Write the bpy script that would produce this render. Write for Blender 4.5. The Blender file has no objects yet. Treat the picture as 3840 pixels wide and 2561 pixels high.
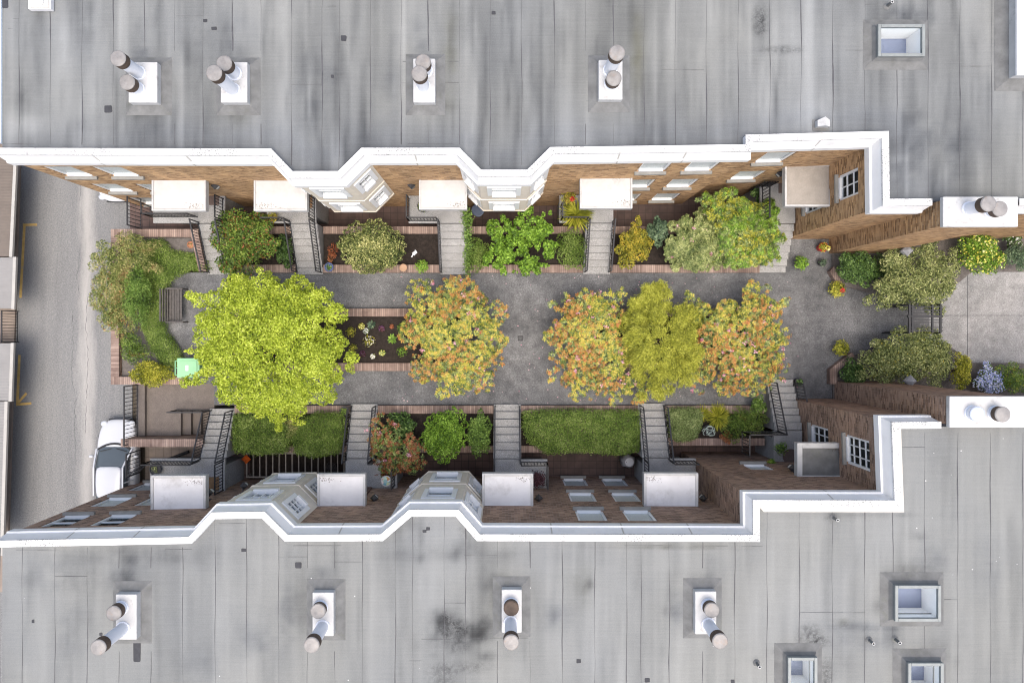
import bpy, math, random
import numpy as np
from mathutils import Vector
C = bpy.context.scene.collection
H, F, XN, YN = 30.5, 2560.0, 1890.0, 1250.0      # camera height (m), focal length (px), point straight below the drone
R = math.radians
rng = np.random.default_rng(7)
random.seed(7)

def S(z): return (H - z) / F
def P(px, py, z=0.0): return ((px - XN) * S(z), (YN - py) * S(z), z)
def X(px, z=0.0): return (px - XN) * S(z)
def Y(py, z=0.0): return (YN - py) * S(z)

# ------------------------------------------------------------------ objects
def root_of(o):
    while o.parent: o = o.parent
    return o
def tag(o, label=None, cat=None, group=None, kind=None):
    if label: o['label'] = label
    if cat: o['category'] = cat
    if group: o['group'] = group
    if kind: o['kind'] = kind
    return o
def thing(name, label, cat, loc=(0, 0, 0), group=None):
    o = bpy.data.objects.new(name, None); C.objects.link(o)
    o.location = loc; o.empty_display_size = .2
    return tag(o, label, cat, group)
def link(name, me, mat, parent=None, loc=None):
    o = bpy.data.objects.new(name, me); C.objects.link(o)
    if mat is not None: me.materials.append(mat)
    if parent is not None: o.parent = parent
    elif loc is not None: o.location = loc
    return o

class MB:
    def __init__(s): s.v = []; s.f = []
    def add(s, vs, fs):
        n = len(s.v); s.v += [tuple(p) for p in vs]; s.f += [tuple(i + n for i in f) for f in fs]
    def box(s, x0, x1, y0, y1, z0, z1):
        x0, x1 = sorted((x0, x1)); y0, y1 = sorted((y0, y1)); z0, z1 = sorted((z0, z1))
        s.add([(x0,y0,z0),(x1,y0,z0),(x1,y1,z0),(x0,y1,z0),(x0,y0,z1),(x1,y0,z1),(x1,y1,z1),(x0,y1,z1)],
              [(3,2,1,0),(4,5,6,7),(0,1,5,4),(1,2,6,5),(2,3,7,6),(3,0,4,7)])
    def obox(s, o, n, u0, u1, d0, d1, z0, z1):      # o: point on wall, n: outward normal, u along, d outwards
        t = (-n[1], n[0]); vs = []
        for z in (z0, z1):
            for u, d in ((u0,d0),(u1,d0),(u1,d1),(u0,d1)):
                vs.append((o[0]+t[0]*u+n[0]*d, o[1]+t[1]*u+n[1]*d, z))
        s.add(vs, [(3,2,1,0),(4,5,6,7),(0,1,5,4),(1,2,6,5),(2,3,7,6),(3,0,4,7)])
    def prism(s, poly, z0, z1):
        n = len(poly)
        s.add([(p[0],p[1],z0) for p in poly] + [(p[0],p[1],z1) for p in poly],
              [tuple(range(n-1,-1,-1)), tuple(range(n,2*n))] + [(i,(i+1)%n,n+(i+1)%n,n+i) for i in range(n)])
    def bar(s, p, q, w, h=None, k=4):
        p, q = Vector(p), Vector(q); d = (q-p)
        if d.length < 1e-6: return
        d.normalize(); up = Vector((0,0,1)) if abs(d.z) < .95 else Vector((1,0,0))
        a = d.cross(up).normalized(); b = a.cross(d).normalized(); h = h or w; vs = []
        for c in (p, q):
            for i in range(k):
                t = 2*math.pi*(i+.5)/k; m = .5/math.cos(math.pi/k)
                vs.append(c + a*(w*m*math.cos(t)) + b*(h*m*math.sin(t)))
        s.add(vs, [(i,(i+1)%k,k+(i+1)%k,k+i) for i in range(k)] + [tuple(range(k-1,-1,-1)), tuple(range(k,2*k))])
    def cone(s, p, q, r0, r1, k=10):
        p, q = Vector(p), Vector(q); d = (q-p).normalized(); up = Vector((0,0,1)) if abs(d.z) < .95 else Vector((1,0,0))
        a = d.cross(up).normalized(); b = a.cross(d).normalized(); vs = []
        for c, r in ((p,r0),(q,r1)):
            for i in range(k):
                t = 2*math.pi*i/k; vs.append(c + a*(r*math.cos(t)) + b*(r*math.sin(t)))
        s.add(vs, [(i,(i+1)%k,k+(i+1)%k,k+i) for i in range(k)] + [tuple(range(k-1,-1,-1)), tuple(range(k,2*k))])
    def lathe(s, c, prof, k=20, sx=1, sy=1):
        vs = []; fs = []; m = len(prof)
        for r, z in prof:
            for i in range(k):
                t = 2*math.pi*i/k; vs.append((c[0]+r*sx*math.cos(t), c[1]+r*sy*math.sin(t), c[2]+z))
        for j in range(m-1):
            for i in range(k):
                fs.append((j*k+i, j*k+(i+1)%k, (j+1)*k+(i+1)%k, (j+1)*k+i))
        fs.append(tuple(range(k-1,-1,-1))); fs.append(tuple(range((m-1)*k, m*k)))
        s.add(vs, fs)
    def sweep(s, lines, close=True):                 # lines: list of profile rings (same length)
        m = len(lines[0]); vs = [p for l in lines for p in l]; fs = []
        for j in range(len(lines)-1):
            for i in range(m if close else m-1):
                fs.append((j*m+i, j*m+(i+1)%m, (j+1)*m+(i+1)%m, (j+1)*m+i))
        if close: fs.append(tuple(range(m-1,-1,-1))); fs.append(tuple(range((len(lines)-1)*m, len(lines)*m)))
        s.add(vs, fs)
    def build(s, name, mat, parent=None, smooth=False, bevel=0, sub=0, loc=None):
        if parent is not None: o0 = Vector(root_of(parent).location)
        else: o0 = Vector(loc) if loc else Vector((0,0,0))
        me = bpy.data.meshes.new(name)
        me.from_pydata([(p[0]-o0.x, p[1]-o0.y, p[2]-o0.z) for p in s.v], [], s.f); me.update()
        if smooth: me.polygons.foreach_set('use_smooth', [True]*len(me.polygons))
        o = link(name, me, mat, parent, loc)
        if bevel:
            b = o.modifiers.new('bevel', 'BEVEL'); b.width = bevel; b.segments = 2; b.limit_method = 'ANGLE'
        if sub:
            b = o.modifiers.new('sub', 'SUBSURF'); b.levels = b.render_levels = sub
        return o

# ------------------------------------------------------------------ materials
def new_mat(name):
    m = bpy.data.materials.new(name); m.use_nodes = True; nt = m.node_tree
    return m, nt, nt.nodes['Principled BSDF']
class N:
    def __init__(s, nt): s.nt = nt
    def __call__(s, typ, ins=None, **kw):
        n = s.nt.nodes.new(typ)
        for k, v in kw.items(): setattr(n, k, v)
        for k, v in (ins or {}).items():
            if isinstance(v, bpy.types.NodeSocket): s.nt.links.new(v, n.inputs[k])
            else: n.inputs[k].default_value = v
        return n
    def math(s, op, a, b=0.0, c=None, clamp=False):
        n = s.nt.nodes.new('ShaderNodeMath'); n.operation = op; n.use_clamp = clamp
        for i, v in enumerate((a, b) if c is None else (a, b, c)):
            if isinstance(v, bpy.types.NodeSocket): s.nt.links.new(v, n.inputs[i])
            else: n.inputs[i].default_value = v
        return n.outputs[0]
    def mix(s, fac, a, b, mode='MIX'):
        n = s.nt.nodes.new('ShaderNodeMix'); n.data_type = 'RGBA'; n.blend_type = mode
        for i, v in ((0, fac), (6, a), (7, b)):
            if isinstance(v, bpy.types.NodeSocket): s.nt.links.new(v, n.inputs[i])
            elif i == 0: n.inputs[0].default_value = v
            else: n.inputs[i].default_value = (*v, 1) if len(v) == 3 else v
        return n.outputs[2]
    def ramp(s, fac, stops):
        n = s.nt.nodes.new('ShaderNodeValToRGB'); e = n.color_ramp.elements
        while len(e) > 1: e.remove(e[-1])
        for i, (p, c) in enumerate(stops):
            q = e[0] if i == 0 else e.new(p)
            q.position = p; q.color = (*c, 1) if len(c) == 3 else c
        s.nt.links.new(fac, n.inputs[0]); return n.outputs[0]
    def coords(s, scale=(1,1,1)):
        # world position: every copy of a surface is weathered differently
        g = s('ShaderNodeNewGeometry')
        m = s('ShaderNodeMapping', {'Vector': g.outputs['Position'], 'Scale': scale}); return m.outputs[0]
    def noise(s, vec, scale, detail=4, rough=.55):
        return s('ShaderNodeTexNoise', {'Vector': vec, 'Scale': scale, 'Detail': detail, 'Roughness': rough}).outputs[0]
    def bump(s, h, st, dist=.02):
        return s('ShaderNodeBump', {'Height': h, 'Strength': st, 'Distance': dist}).outputs[0]
def L(nt, a, b): nt.links.new(a, b)

def mk(name, col, rough=.75, var=.25, scale=3.0, fine=0.0, fscale=80, metal=0.0, bump=0.0, spec=.35, dirt=None, dscale=1.5, damt=.6):
    m, nt, b = new_mat(name); n = N(nt); v = n.coords()
    n1 = n.noise(v, scale, 6, .6)
    lo = tuple(c*(1-var) for c in col); hi = tuple(min(1, c*(1+var*.7)) for c in col)
    c = n.ramp(n1, [(.3, lo), (.7, hi)])
    if fine:
        n2 = n.noise(v, fscale, 2, .7)
        f = n.ramp(n2, [(.35, (1-fine,)*3), (.65, (1+fine*.0,)*3)])
        c = n.mix(1.0, c, f, 'MULTIPLY')
    if dirt:
        d = n.noise(v, dscale, 8, .7)
        d = n('ShaderNodeMapRange', {'Value': d, 'From Min': .55, 'From Max': .72}).outputs[0]
        c = n.mix(n.math('MULTIPLY', d, damt), c, dirt)
    L(nt, c, b.inputs['Base Color']); b.inputs['Roughness'].default_value = rough; b.inputs['Metallic'].default_value = metal
    b.inputs['Specular IOR Level'].default_value = spec
    if bump: L(nt, n.bump(n.noise(v, fscale, 3), bump), b.inputs['Normal'])
    return m

def leaf_mat(name, stops, trans=.3, rough=.55, patch=None):
    m, nt, b = new_mat(name); n = N(nt)
    g = n('ShaderNodeNewGeometry')
    fac = n.math('ADD', n.math('MULTIPLY', g.outputs['Random Per Island'], .7),
                 n.math('MULTIPLY', n.math('SUBTRACT', n.noise(g.outputs['Position'], 1.7, 3), .5), 1.1))
    fac = n.math('ADD', fac, .15)
    k = len(stops); gain = [.68, 1.02, 1.28, 1.5]; stops = [tuple(min(.85, q*gain[min(3, int(i*3.99/max(1, k-1)*.999))]) for q in s_) for i, s_ in enumerate(stops)]
    c = n.ramp(fac, [(.05 + .9*i/(k-1), s) for i, s in enumerate(stops)])
    if patch:
        pn = n('ShaderNodeMapRange', {'Value': n.noise(g.outputs['Position'], 2.6, 3), 'From Min': .58, 'From Max': .70}).outputs[0]
        c = n.mix(n.math('MULTIPLY', pn, .6), c, patch)
    L(nt, c, b.inputs['Base Color']); b.inputs['Roughness'].default_value = rough; b.inputs['Specular IOR Level'].default_value = .3
    t = n('ShaderNodeBsdfTranslucent', {'Color': c})
    mx = n('ShaderNodeMixShader', {0: trans, 1: b.outputs[0], 2: t.outputs[0]})
    L(nt, mx.outputs[0], nt.nodes['Material Output'].inputs[0])
    return m

def brick_mat(name, c1, c2, c3, mortar, row=.075, ln=.22):
    m, nt, b = new_mat(name); n = N(nt); g = n('ShaderNodeNewGeometry')
    sp = n('ShaderNodeSeparateXYZ', {0: g.outputs['Position']})
    u = n.math('ADD', sp.outputs[0], sp.outputs[1])
    vec = n('ShaderNodeCombineXYZ', {0: u, 1: sp.outputs[2], 2: 0.0}).outputs[0]
    bt = n('ShaderNodeTexBrick', {'Vector': vec, 'Color1': (0,0,0,1), 'Color2': (1,1,1,1), 'Mortar': (.5,.5,.5,1), 'Scale': 1.0,
            'Mortar Size': .006, 'Mortar Smooth': .1, 'Bias': 0.0, 'Brick Width': ln, 'Row Height': row})
    wob = n.noise(n('ShaderNodeMapping', {'Vector': vec, 'Scale': (3.4, 17, 1)}).outputs[0], 1.0, 3)
    f = n.math('ADD', n.math('MULTIPLY', bt.outputs['Color'], .55), n.math('MULTIPLY', wob, .5))
    c = n.ramp(f, [(.2, c3), (.45, c1), (.8, c2)])
    st = n.noise(n('ShaderNodeMapping', {'Vector': vec, 'Scale': (1.2, .35, 1)}).outputs[0], 1.0, 5)
    c = n.mix(1.0, c, n.ramp(st, [(.3, (.72,.72,.74)), (.65, (1.08,1.05,1.0))]), 'MULTIPLY')
    c = n.mix(n.math('MULTIPLY', bt.outputs['Fac'], .8), c, mortar)
    L(nt, c, b.inputs['Base Color']); b.inputs['Roughness'].default_value = .85; b.inputs['Specular IOR Level'].default_value = .2
    L(nt, n.bump(n.math('SUBTRACT', 1.0, bt.outputs['Fac']), .5, .008), b.inputs['Normal'])
    return m

def coping_mat(name, axis, c1, c2, pitch=.085):      # bricks laid side by side across a wall top
    m, nt, b = new_mat(name); n = N(nt); g = n('ShaderNodeNewGeometry')
    sp = n('ShaderNodeSeparateXYZ', {0: g.outputs['Position']})
    t = n.math('DIVIDE', sp.outputs[axis], pitch)
    wn = n('ShaderNodeTexWhiteNoise', {1: n.math('FLOOR', t)}, noise_dimensions='1D')
    c = n.ramp(wn.outputs[0], [(0, c1), (.6, tuple((p+q)/2 for p, q in zip(c1, c2))), (1, c2)])
    fr = n.math('FRACT', t)
    edge = n.math('LESS_THAN', fr, .16)
    dirt = n.noise(n.coords(), 1.3, 6, .65)
    c = n.mix(1.0, c, n.ramp(dirt, [(.35, (.6,.57,.56)), (.6, (1.05,1.05,1.05))]), 'MULTIPLY')
    c = n.mix(n.math('MULTIPLY', edge, .75), c, (.06,.045,.04))
    L(nt, c, b.inputs['Base Color']); b.inputs['Roughness'].default_value = .85
    L(nt, n.bump(n.math('SUBTRACT', 1.0, edge), .6, .01), b.inputs['Normal'])
    return m

def tile_mat(name, c1, c2, line, size=.3):
    m, nt, b = new_mat(name); n = N(nt); g = n('ShaderNodeNewGeometry')
    bt = n('ShaderNodeTexBrick', {'Vector': g.outputs['Position'], 'Color1': (*c1,1), 'Color2': (*c2,1), 'Mortar': (*line,1), 'Scale': 1.0,
            'Mortar Size': .012, 'Brick Width': size, 'Row Height': size}, offset=0.0)
    d = n.noise(n.coords(), 1.1, 6, .65)
    c = n.mix(1.0, bt.outputs[0], n.ramp(d, [(.3, (.55,.55,.55)), (.65, (1.15,1.12,1.1))]), 'MULTIPLY')
    L(nt, c, b.inputs['Base Color']); b.inputs['Roughness'].default_value = .8
    return m

def aggregate_mat(name, base, dark, light, blot=.35, spk=1.0):
    m, nt, b = new_mat(name); n = N(nt); v = n.coords()
    f1 = n('ShaderNodeTexVoronoi', {'Vector': v, 'Scale': 42.0}).outputs['Color']
    sp = n('ShaderNodeSeparateColor', {0: f1}).outputs[0]
    c = n.ramp(sp, [(0, dark), (.45, base), (.82, base), (1, light)])
    f0 = n.noise(v, 16, 3, .7)
    c = n.mix(1.0, c, n.ramp(f0, [(.3, (1-.2*spk,)*3), (.7, (1+.14*spk,)*3)]), 'MULTIPLY')
    f2 = n.noise(v, .55, 6, .62)
    c = n.mix(1.0, c, n.ramp(f2, [(.32, (1-blot,)*3), (.66, (1.12,1.1,1.08))]), 'MULTIPLY')
    f3 = n.noise(v, 2.3, 5, .6)
    c = n.mix(1.0, c, n.ramp(f3, [(.34, (.78,.78,.78)), (.6, (1.03,1.03,1.03))]), 'MULTIPLY')
    L(nt, c, b.inputs['Base Color']); b.inputs['Roughness'].default_value = .85; b.inputs['Specular IOR Level'].default_value = .25
    L(nt, n.bump(sp, .5, .008), b.inputs['Normal'])
    return m

def roof_mat():
    m, nt, b = new_mat('roll_roofing'); n = N(nt); g = n('ShaderNodeNewGeometry'); pos = g.outputs['Position']
    st = n('ShaderNodeAttribute', attribute_name='stain_tone').outputs['Fac']
    bl = n('ShaderNodeAttribute', attribute_name='cool').outputs['Fac']
    mo = n('ShaderNodeAttribute', attribute_name='moss').outputs['Fac']
    lt = n('ShaderNodeAttribute', attribute_name='pale').outputs['Fac']
    fine = n.noise(n.coords((9, 3, 1)), 4, 6, .75)
    grain = n.noise(n.coords(), 55, 3, .8)
    lines = n.noise(n.coords((.8, 26, 1)), 1.0, 2, .6)
    f = n.math('ADD', st, n.math('MULTIPLY', n.math('SUBTRACT', fine, .5), .22))
    f = n.math('ADD', f, n.math('MULTIPLY', n.math('SUBTRACT', lines, .5), .14))
    c = n.ramp(f, [(0, (.232,.236,.222)), (.3, (.168,.172,.163)), (.55, (.112,.1155,.111)), (.8, (.058,.0605,.0595)), (1, (.023,.024,.024))])
    sk = n('ShaderNodeAttribute', attribute_name='speck').outputs['Fac']
    gr = n.noise(n.coords(), 9.0, 6, .75); gr = n('ShaderNodeMapRange', {'Value': gr, 'From Min': .40, 'From Max': .57}).outputs[0]
    c = n.mix(n.math('MULTIPLY', sk, gr, clamp=True), c, (.022,.022,.022))
    c = n.mix(n.math('MULTIPLY', bl, .75), c, n.mix(1.0, c, (.90,.945,1.06), 'MULTIPLY'))
    c = n.mix(n.math('MULTIPLY', mo, .8), c, n.mix(1.0, c, (1.02,.98,.72), 'MULTIPLY'))
    c = n.mix(lt, c, (.32,.32,.32))
    c = n.mix(1.0, c, n.ramp(grain, [(.3, (.86,.86,.86)), (.7, (1.1,1.1,1.1))]), 'MULTIPLY')
    L(nt, c, b.inputs['Base Color']); b.inputs['Roughness'].default_value = .8; b.inputs['Specular IOR Level'].default_value = .3
    L(nt, n.bump(n.math('ADD', fine, grain), .25, .01), b.inputs['Normal'])
    return m

def asphalt_mat():
    m, nt, b = new_mat('asphalt'); n = N(nt); v = n.coords()
    g = n.noise(v, 17, 4, .85); c = n.ramp(g, [(.34, (.10,.102,.102)), (.5, (.155,.157,.156)), (.7, (.235,.236,.233))])
    s = n.noise(n.coords((1.1, .12, 1)), 1.5, 5, .6)
    c = n.mix(1.0, c, n.ramp(s, [(.3, (.90,.90,.91)), (.62, (1.08,1.08,1.075))]), 'MULTIPLY')
    k = n.noise(n.coords((2.0, .35, 1)), .9, 7, .7)
    sp = n('ShaderNodeSeparateXYZ', {0: n('ShaderNodeNewGeometry').outputs['Position']})
    wx = n.math('ADD', sp.outputs[0], n.math('MULTIPLY', n.math('SUBTRACT', k, .5), 1.2))
    # worn pale sandy strip along the planting bed side of the lane
    band = n.math('SUBTRACT', 1.0, n.math('ABSOLUTE', n.math('DIVIDE', n.math('ADD', wx, 19.45), .5)), clamp=True)
    c = n.mix(n.math('MULTIPLY', band, .55), c, (.40,.385,.36))
    L(nt, c, b.inputs['Base Color']); b.inputs['Roughness'].default_value = .9
    L(nt, n.bump(g, .6, .01), b.inputs['Normal'])
    return m

def glass_mat():
    m, nt, b = new_mat('window_glass'); n = N(nt)
    t = n('ShaderNodeBsdfTransparent', {'Color': (.97,.985,.985,1)}); gl = n('ShaderNodeBsdfGlossy', {'Color': (.30,.33,.35,1), 'Roughness': .03})
    fr = n('ShaderNodeFresnel', {'IOR': 1.4})
    bf = n('ShaderNodeNewGeometry').outputs['Backfacing']
    mx = n('ShaderNodeMixShader', {0: n.math('MULTIPLY', fr.outputs[0], n.math('SUBTRACT', 1.0, bf)), 1: t.outputs[0], 2: gl.outputs[0]})
    L(nt, mx.outputs[0], nt.nodes['Material Output'].inputs[0]); return m

M = {}
M['brick_tan'] = brick_mat('tan_brick', (.385,.235,.118), (.56,.37,.20), (.14,.08,.042), (.31,.245,.18))  # tan brick of the upper building and its chimney
M['brick_dark'] = brick_mat('brown_brick', (.25,.16,.112), (.38,.26,.19), (.095,.062,.047), (.32,.265,.225))
M['cope_x'] = coping_mat('brick_coping', 0, (.20,.138,.112), (.35,.262,.215))
M['cope_y'] = coping_mat('brick_coping_cross', 1, (.20,.138,.112), (.35,.262,.215))
M['white'] = mk('white_paint', (.42,.42,.412), .55, .1, 2, dirt=(.18,.17,.15), dscale=2.8, damt=.65)
M['white_old'] = mk('weathered_white_membrane', (.60,.595,.595), .6, .1, 1.5, dirt=(.30,.285,.27), dscale=1.1, damt=.5)
M['coping'] = mk('white_cornice', (.70,.70,.695), .5, .05, 2, dirt=(.40,.39,.37), dscale=.9, damt=.35)
def flecked(name, col, fleck, amt, q0=.40, q1=.55):
    m, nt, b = new_mat(name); n = N(nt); v = n.coords()
    a = n('ShaderNodeMapRange', {'Value': n.noise(v, 26, 4, .75), 'From Min': .50, 'From Max': .57}).outputs[0]
    q = n('ShaderNodeMapRange', {'Value': n.noise(v, .8, 4, .65), 'From Min': q0, 'From Max': q1}).outputs[0]
    w_ = n.noise(v, 3, 5, .6); c0 = n.ramp(w_, [(.3, tuple(x*.86 for x in col)), (.65, col)])
    c = n.mix(n.math('MULTIPLY', n.math('MULTIPLY', a, q), amt), c0, fleck)
    L(nt, c, b.inputs['Base Color']); b.inputs['Roughness'].default_value = .6; return m
M['cope_cap'] = flecked('flecked_white_coping', (.60,.60,.59), (.05,.05,.046), .8, .42, .56)
M['white_top'] = flecked('flecked_white_membrane', (.47,.468,.455), (.11,.108,.10), .8, .56, .68)
M['cream'] = mk('cream_stucco', (.62,.565,.47), .8, .08, 4, fine=.08, fscale=90)
M['concrete'] = mk('concrete', (.29,.287,.28), .85, .18, 2.5, fine=.3, fscale=45, bump=.3)
M['step'] = mk('exposed_step_concrete', (.36,.357,.345), .85, .14, 2.5, fine=.5, fscale=30, bump=.3, dirt=(.22,.22,.2), damt=.4)
M['sill'] = mk('sill_concrete', (.25,.245,.225), .85, .15, 4, fine=.2)
M['gravel_roof'] = mk('tan_gravel', (.36,.33,.29), .9, .12, 3, fine=.4, fscale=55)
M['patio'] = tile_mat('brown_tile', (.085,.055,.048), (.11,.072,.062), (.05,.036,.033), .33)
M['patio_pale'] = tile_mat('pale_tile', (.20,.165,.135), (.23,.19,.155), (.12,.1,.085), .36)
M['brown_floor'] = mk('brown_deck_coating', (.165,.14,.122), .9, .15, 2.5, fine=.3, fscale=35)
M['path'] = aggregate_mat('exposed_aggregate', (.160,.163,.167), (.098,.10,.102), (.25,.253,.256), .45)
M['pavement'] = aggregate_mat('pale_aggregate', (.262,.264,.264), (.185,.187,.187), (.36,.362,.36), .2, .7)
M['asphalt'] = asphalt_mat()
M['earth'] = mk('earth', (.09,.075,.055), .95, .3, .8, fine=.4, fscale=20)
M['soil'] = mk('garden_soil', (.034,.025,.02), .95, .5, 7, fine=.6, fscale=45, bump=.7)
M['soil_grey'] = mk('dry_soil', (.15,.135,.125), .95, .3, 5, fine=.45, fscale=45, bump=.5)
M['roof'] = roof_mat()
M['seam'] = mk('bitumen_seam', (.06,.06,.065), .7, .4, 3)
M['patch'] = mk('roof_patch', (.042,.043,.048), .8, .2, 6, fine=.2)
M['flash'] = mk('grey_flashing', (.14,.142,.139), .75, .25, 2.5, fine=.15, dirt=(.10,.105,.08), dscale=2, damt=.5)
M['flash_cream'] = mk('cream_flashing', (.46,.445,.41), .75, .1, 2.5, fine=.1, dirt=(.4,.37,.32), dscale=2, damt=.3)
M['pipe'] = mk('white_flue', (.62,.64,.68), .45, .04, 4)
M['rust'] = mk('rusty_collar', (.075,.052,.038), .7, .35, 6)
M['cap'] = mk('galvanised_cap', (.225,.215,.205), .55, .22, 5, metal=.2, dirt=(.25,.16,.1), dscale=4, damt=.4)
M['pale_cap'] = mk('pale_blue_cap', (.36,.40,.50), .5, .08, 5)
M['iron'] = mk('black_iron', (.022,.022,.024), .5, .2, 5)
M['lamp_metal'] = mk('dark_lantern_metal', (.05,.05,.055), .45, .2, 8)
M['lamp_grey'] = mk('grey_lantern_metal', (.22,.225,.235), .45, .15, 8)
M['lamp_glass'] = mk('frosted_lamp_glass', (.55,.54,.5), .3, .05, 4)
M['glass'] = glass_mat()
M['frame'] = mk('white_vinyl', (.70,.71,.71), .4, .03, 4)
M['blind'] = mk('white_blind', (.72,.705,.68), .6, .06, 8)
M['room'] = mk('dim_interior', (.035,.037,.04), .8, .3, 2)
M['door'] = mk('brown_door', (.12,.07,.045), .5, .2, 3)
M['skyframe'] = mk('grey_aluminium', (.20,.215,.21), .5, .12, 5, metal=.1)
M['shaft'] = mk('white_plaster', (.90,.89,.86), .8, .03, 2)
M['skyfloor'] = mk('blue_grey_carpet', (.17,.195,.28), .9, .06, 2)
M['wood_old'] = mk('weathered_teak', (.10,.092,.086), .85, .35, 9, fine=.4, fscale=50)
M['wood'] = mk('timber', (.20,.12,.06), .8, .3, 8)
M['bark'] = mk('bark', (.11,.085,.065), .9, .3, 12)
M['yellow'] = mk('worn_yellow_paint', (.48,.32,.10), .8, .2, 5, dirt=(.25,.24,.22), dscale=3.5, damt=.8)
M['car'] = mk('white_car_paint', (.50,.51,.52), .22, .02, 1, spec=.5)
M['car_glass'] = mk('dark_car_glass', (.075,.09,.098), .08, .1, 1, spec=.6)
M['black'] = mk('black_rubber', (.018,.018,.019), .7, .2, 5)
M['trim_red'] = mk('red_lamp_plastic', (.35,.02,.02), .3, .1, 5)
M['lens'] = mk('clear_lamp_lens', (.55,.57,.6), .15, .1, 5)
M['bin'] = mk('pale_green_plastic', (.23,.46,.25), .45, .05, 3)
M['bin_dark'] = mk('green_bin_body', (.20,.44,.23), .5, .06, 3)
M['label'] = mk('pale_sticker', (.62,.80,.62), .6, .04, 4)
M['terracotta'] = mk('terracotta', (.34,.15,.08), .8, .2, 8)
M['blue_pot'] = mk('blue_glaze', (.06,.09,.22), .25, .15, 5)
M['dark_pot'] = mk('charcoal_pot', (.035,.035,.037), .6, .2, 5)
M['tan_pot'] = mk('tan_ceramic', (.38,.24,.15), .6, .15, 5)
M['red'] = mk('red_glaze', (.45,.03,.02), .35, .1, 5)
M['slate_blue'] = mk('slate_blue_plastic', (.09,.12,.19), .5, .1, 4)
M['garage_brown'] = mk('brown_metal_roof', (.13,.108,.09), .6, .12, 2)
M['garage_grey'] = mk('grey_metal_roof', (.21,.205,.198), .6, .1, 2)
M['garage_wall'] = mk('brown_garage_wall', (.22,.18,.15), .85, .15, 2.5)
M['fascia'] = mk('pale_fascia', (.33,.32,.295), .6, .08, 3)
M['gutter'] = mk('pale_blue_gutter', (.50,.58,.64), .5, .08, 3)
M['lattice'] = mk('weathered_lattice', (.30,.27,.23), .85, .2, 8)
M['orange'] = mk('orange_plastic', (.62,.12,.02), .5, .1, 4)
M['cover'] = mk('grey_vinyl_cover', (.25,.245,.25), .5, .2, 5)
M['hose'] = mk('pale_hose', (.42,.5,.45), .5, .1, 5)
M['mat_brown'] = mk('coir_doormat', (.115,.085,.072), .95, .2, 20)
M['mosaic'] = None

def mosaic_mat():
    m, nt, b = new_mat('mosaic_tiles'); n = N(nt)
    vo = n('ShaderNodeTexVoronoi', {'Vector': n.coords(), 'Scale': 9.0}).outputs['Color']
    c = n.ramp(n('ShaderNodeSeparateColor', {0: vo}).outputs[0], [(0,(.08,.25,.3)),(.3,(.35,.5,.45)),(.5,(.5,.45,.1)),(.7,(.4,.06,.05)),(.9,(.6,.6,.55))])
    nt.nodes['Separate Color'] if False else None
    L(nt, c, b.inputs['Base Color']); b.inputs['Roughness'].default_value = .4; return m
M['mosaic'] = mosaic_mat()

# ------------------------------------------------------------------ light, sky, camera
sc = bpy.context.scene
w = bpy.data.worlds.new('World'); sc.world = w; w.use_nodes = True
sky = w.node_tree.nodes.new('ShaderNodeTexSky'); sky.sky_type = 'NISHITA'; sky.sun_disc = False
SUN_EL, SUN_AZ = R(74), R(168)
sky.sun_elevation = SUN_EL; sky.sun_rotation = SUN_AZ; sky.air_density = 1.0; sky.dust_density = 5.0; sky.ozone_density = .0
bg = w.node_tree.nodes['Background']; bg.inputs[1].default_value = .15
w.node_tree.links.new(sky.outputs[0], bg.inputs[0])
sl = bpy.data.lights.new('sun', 'SUN'); sl.energy = .8; sl.angle = R(45); sl.color = (1, .985, .93)
so = bpy.data.objects.new('sun', sl); C.objects.link(so)
sd = Vector((math.sin(SUN_AZ)*math.cos(SUN_EL), math.cos(SUN_AZ)*math.cos(SUN_EL), math.sin(SUN_EL)))
so.rotation_euler = sd.to_track_quat('Z', 'Y').to_euler()
so.location = (0, -30, 40)
cd = bpy.data.cameras.new('camera'); cam = bpy.data.objects.new('camera', cd); C.objects.link(cam)
cam.location = (0, 0, H); cam.rotation_euler = (0, 0, 0)
cd.sensor_width = 36; cd.lens = 36 * F / 3840; cd.clip_end = 3000
cd.shift_x = (1920 - XN) / 3840; cd.shift_y = -(1280.5 - YN) / 3840
sc.camera = cam
sc.view_settings.view_transform = 'Standard'; sc.view_settings.look = 'None'; sc.view_settings.gamma = 1; sc.view_settings.exposure = 1.22
sc.cycles.max_bounces = 6; sc.cycles.transparent_max_bounces = 10; sc.cycles.use_denoising = True; sc.cycles.denoising_input_passes = 'RGB_ALBEDO_NORMAL'; sc.cycles.denoising_prefilter = 'ACCURATE'; sc.cycles.filter_width = 1.1
sc.cycles.sample_clamp_indirect = 6

# ------------------------------------------------------------------ ground
ZP = -1.3
def struct(name, mb, m): return tag(mb.build(name, m), kind='structure')
b = MB(); b.box(-600, 600, -600, 600, ZP-.4, ZP-.06); struct('ground', b, M['earth'])
b = MB(); b.box(-30, X(480,ZP)+.2, -90, 90, ZP-.05, ZP); struct('lane_road', b, M['asphalt'])
XL = X(415, .3)                                     # lane side of the raised bed
b = MB(); ax0 = -16.3
b.box(ax0, 19.0, -2.25, 2.72, ZP-.05, 0); b.box(-12.95, 11.72, -3.2, -2.25, ZP-.05, 0)
b.box(12.95, 19.0, -4.4, -2.25, ZP-.05, 0); b.box(12.5, 19.0, 2.72, 4.6, ZP-.05, 0)
struct('courtyard_path', b, M['path'])
b = MB(); b.box(19.0, 45, -14, 14, ZP-.05, .0); struct('entry_pavement', b, M['pavement'])
b = MB()
for px in (3628, 3845): b.box(X(px)-.012, X(px)+.012, -2.1, 2.6, .0, .004)
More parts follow.
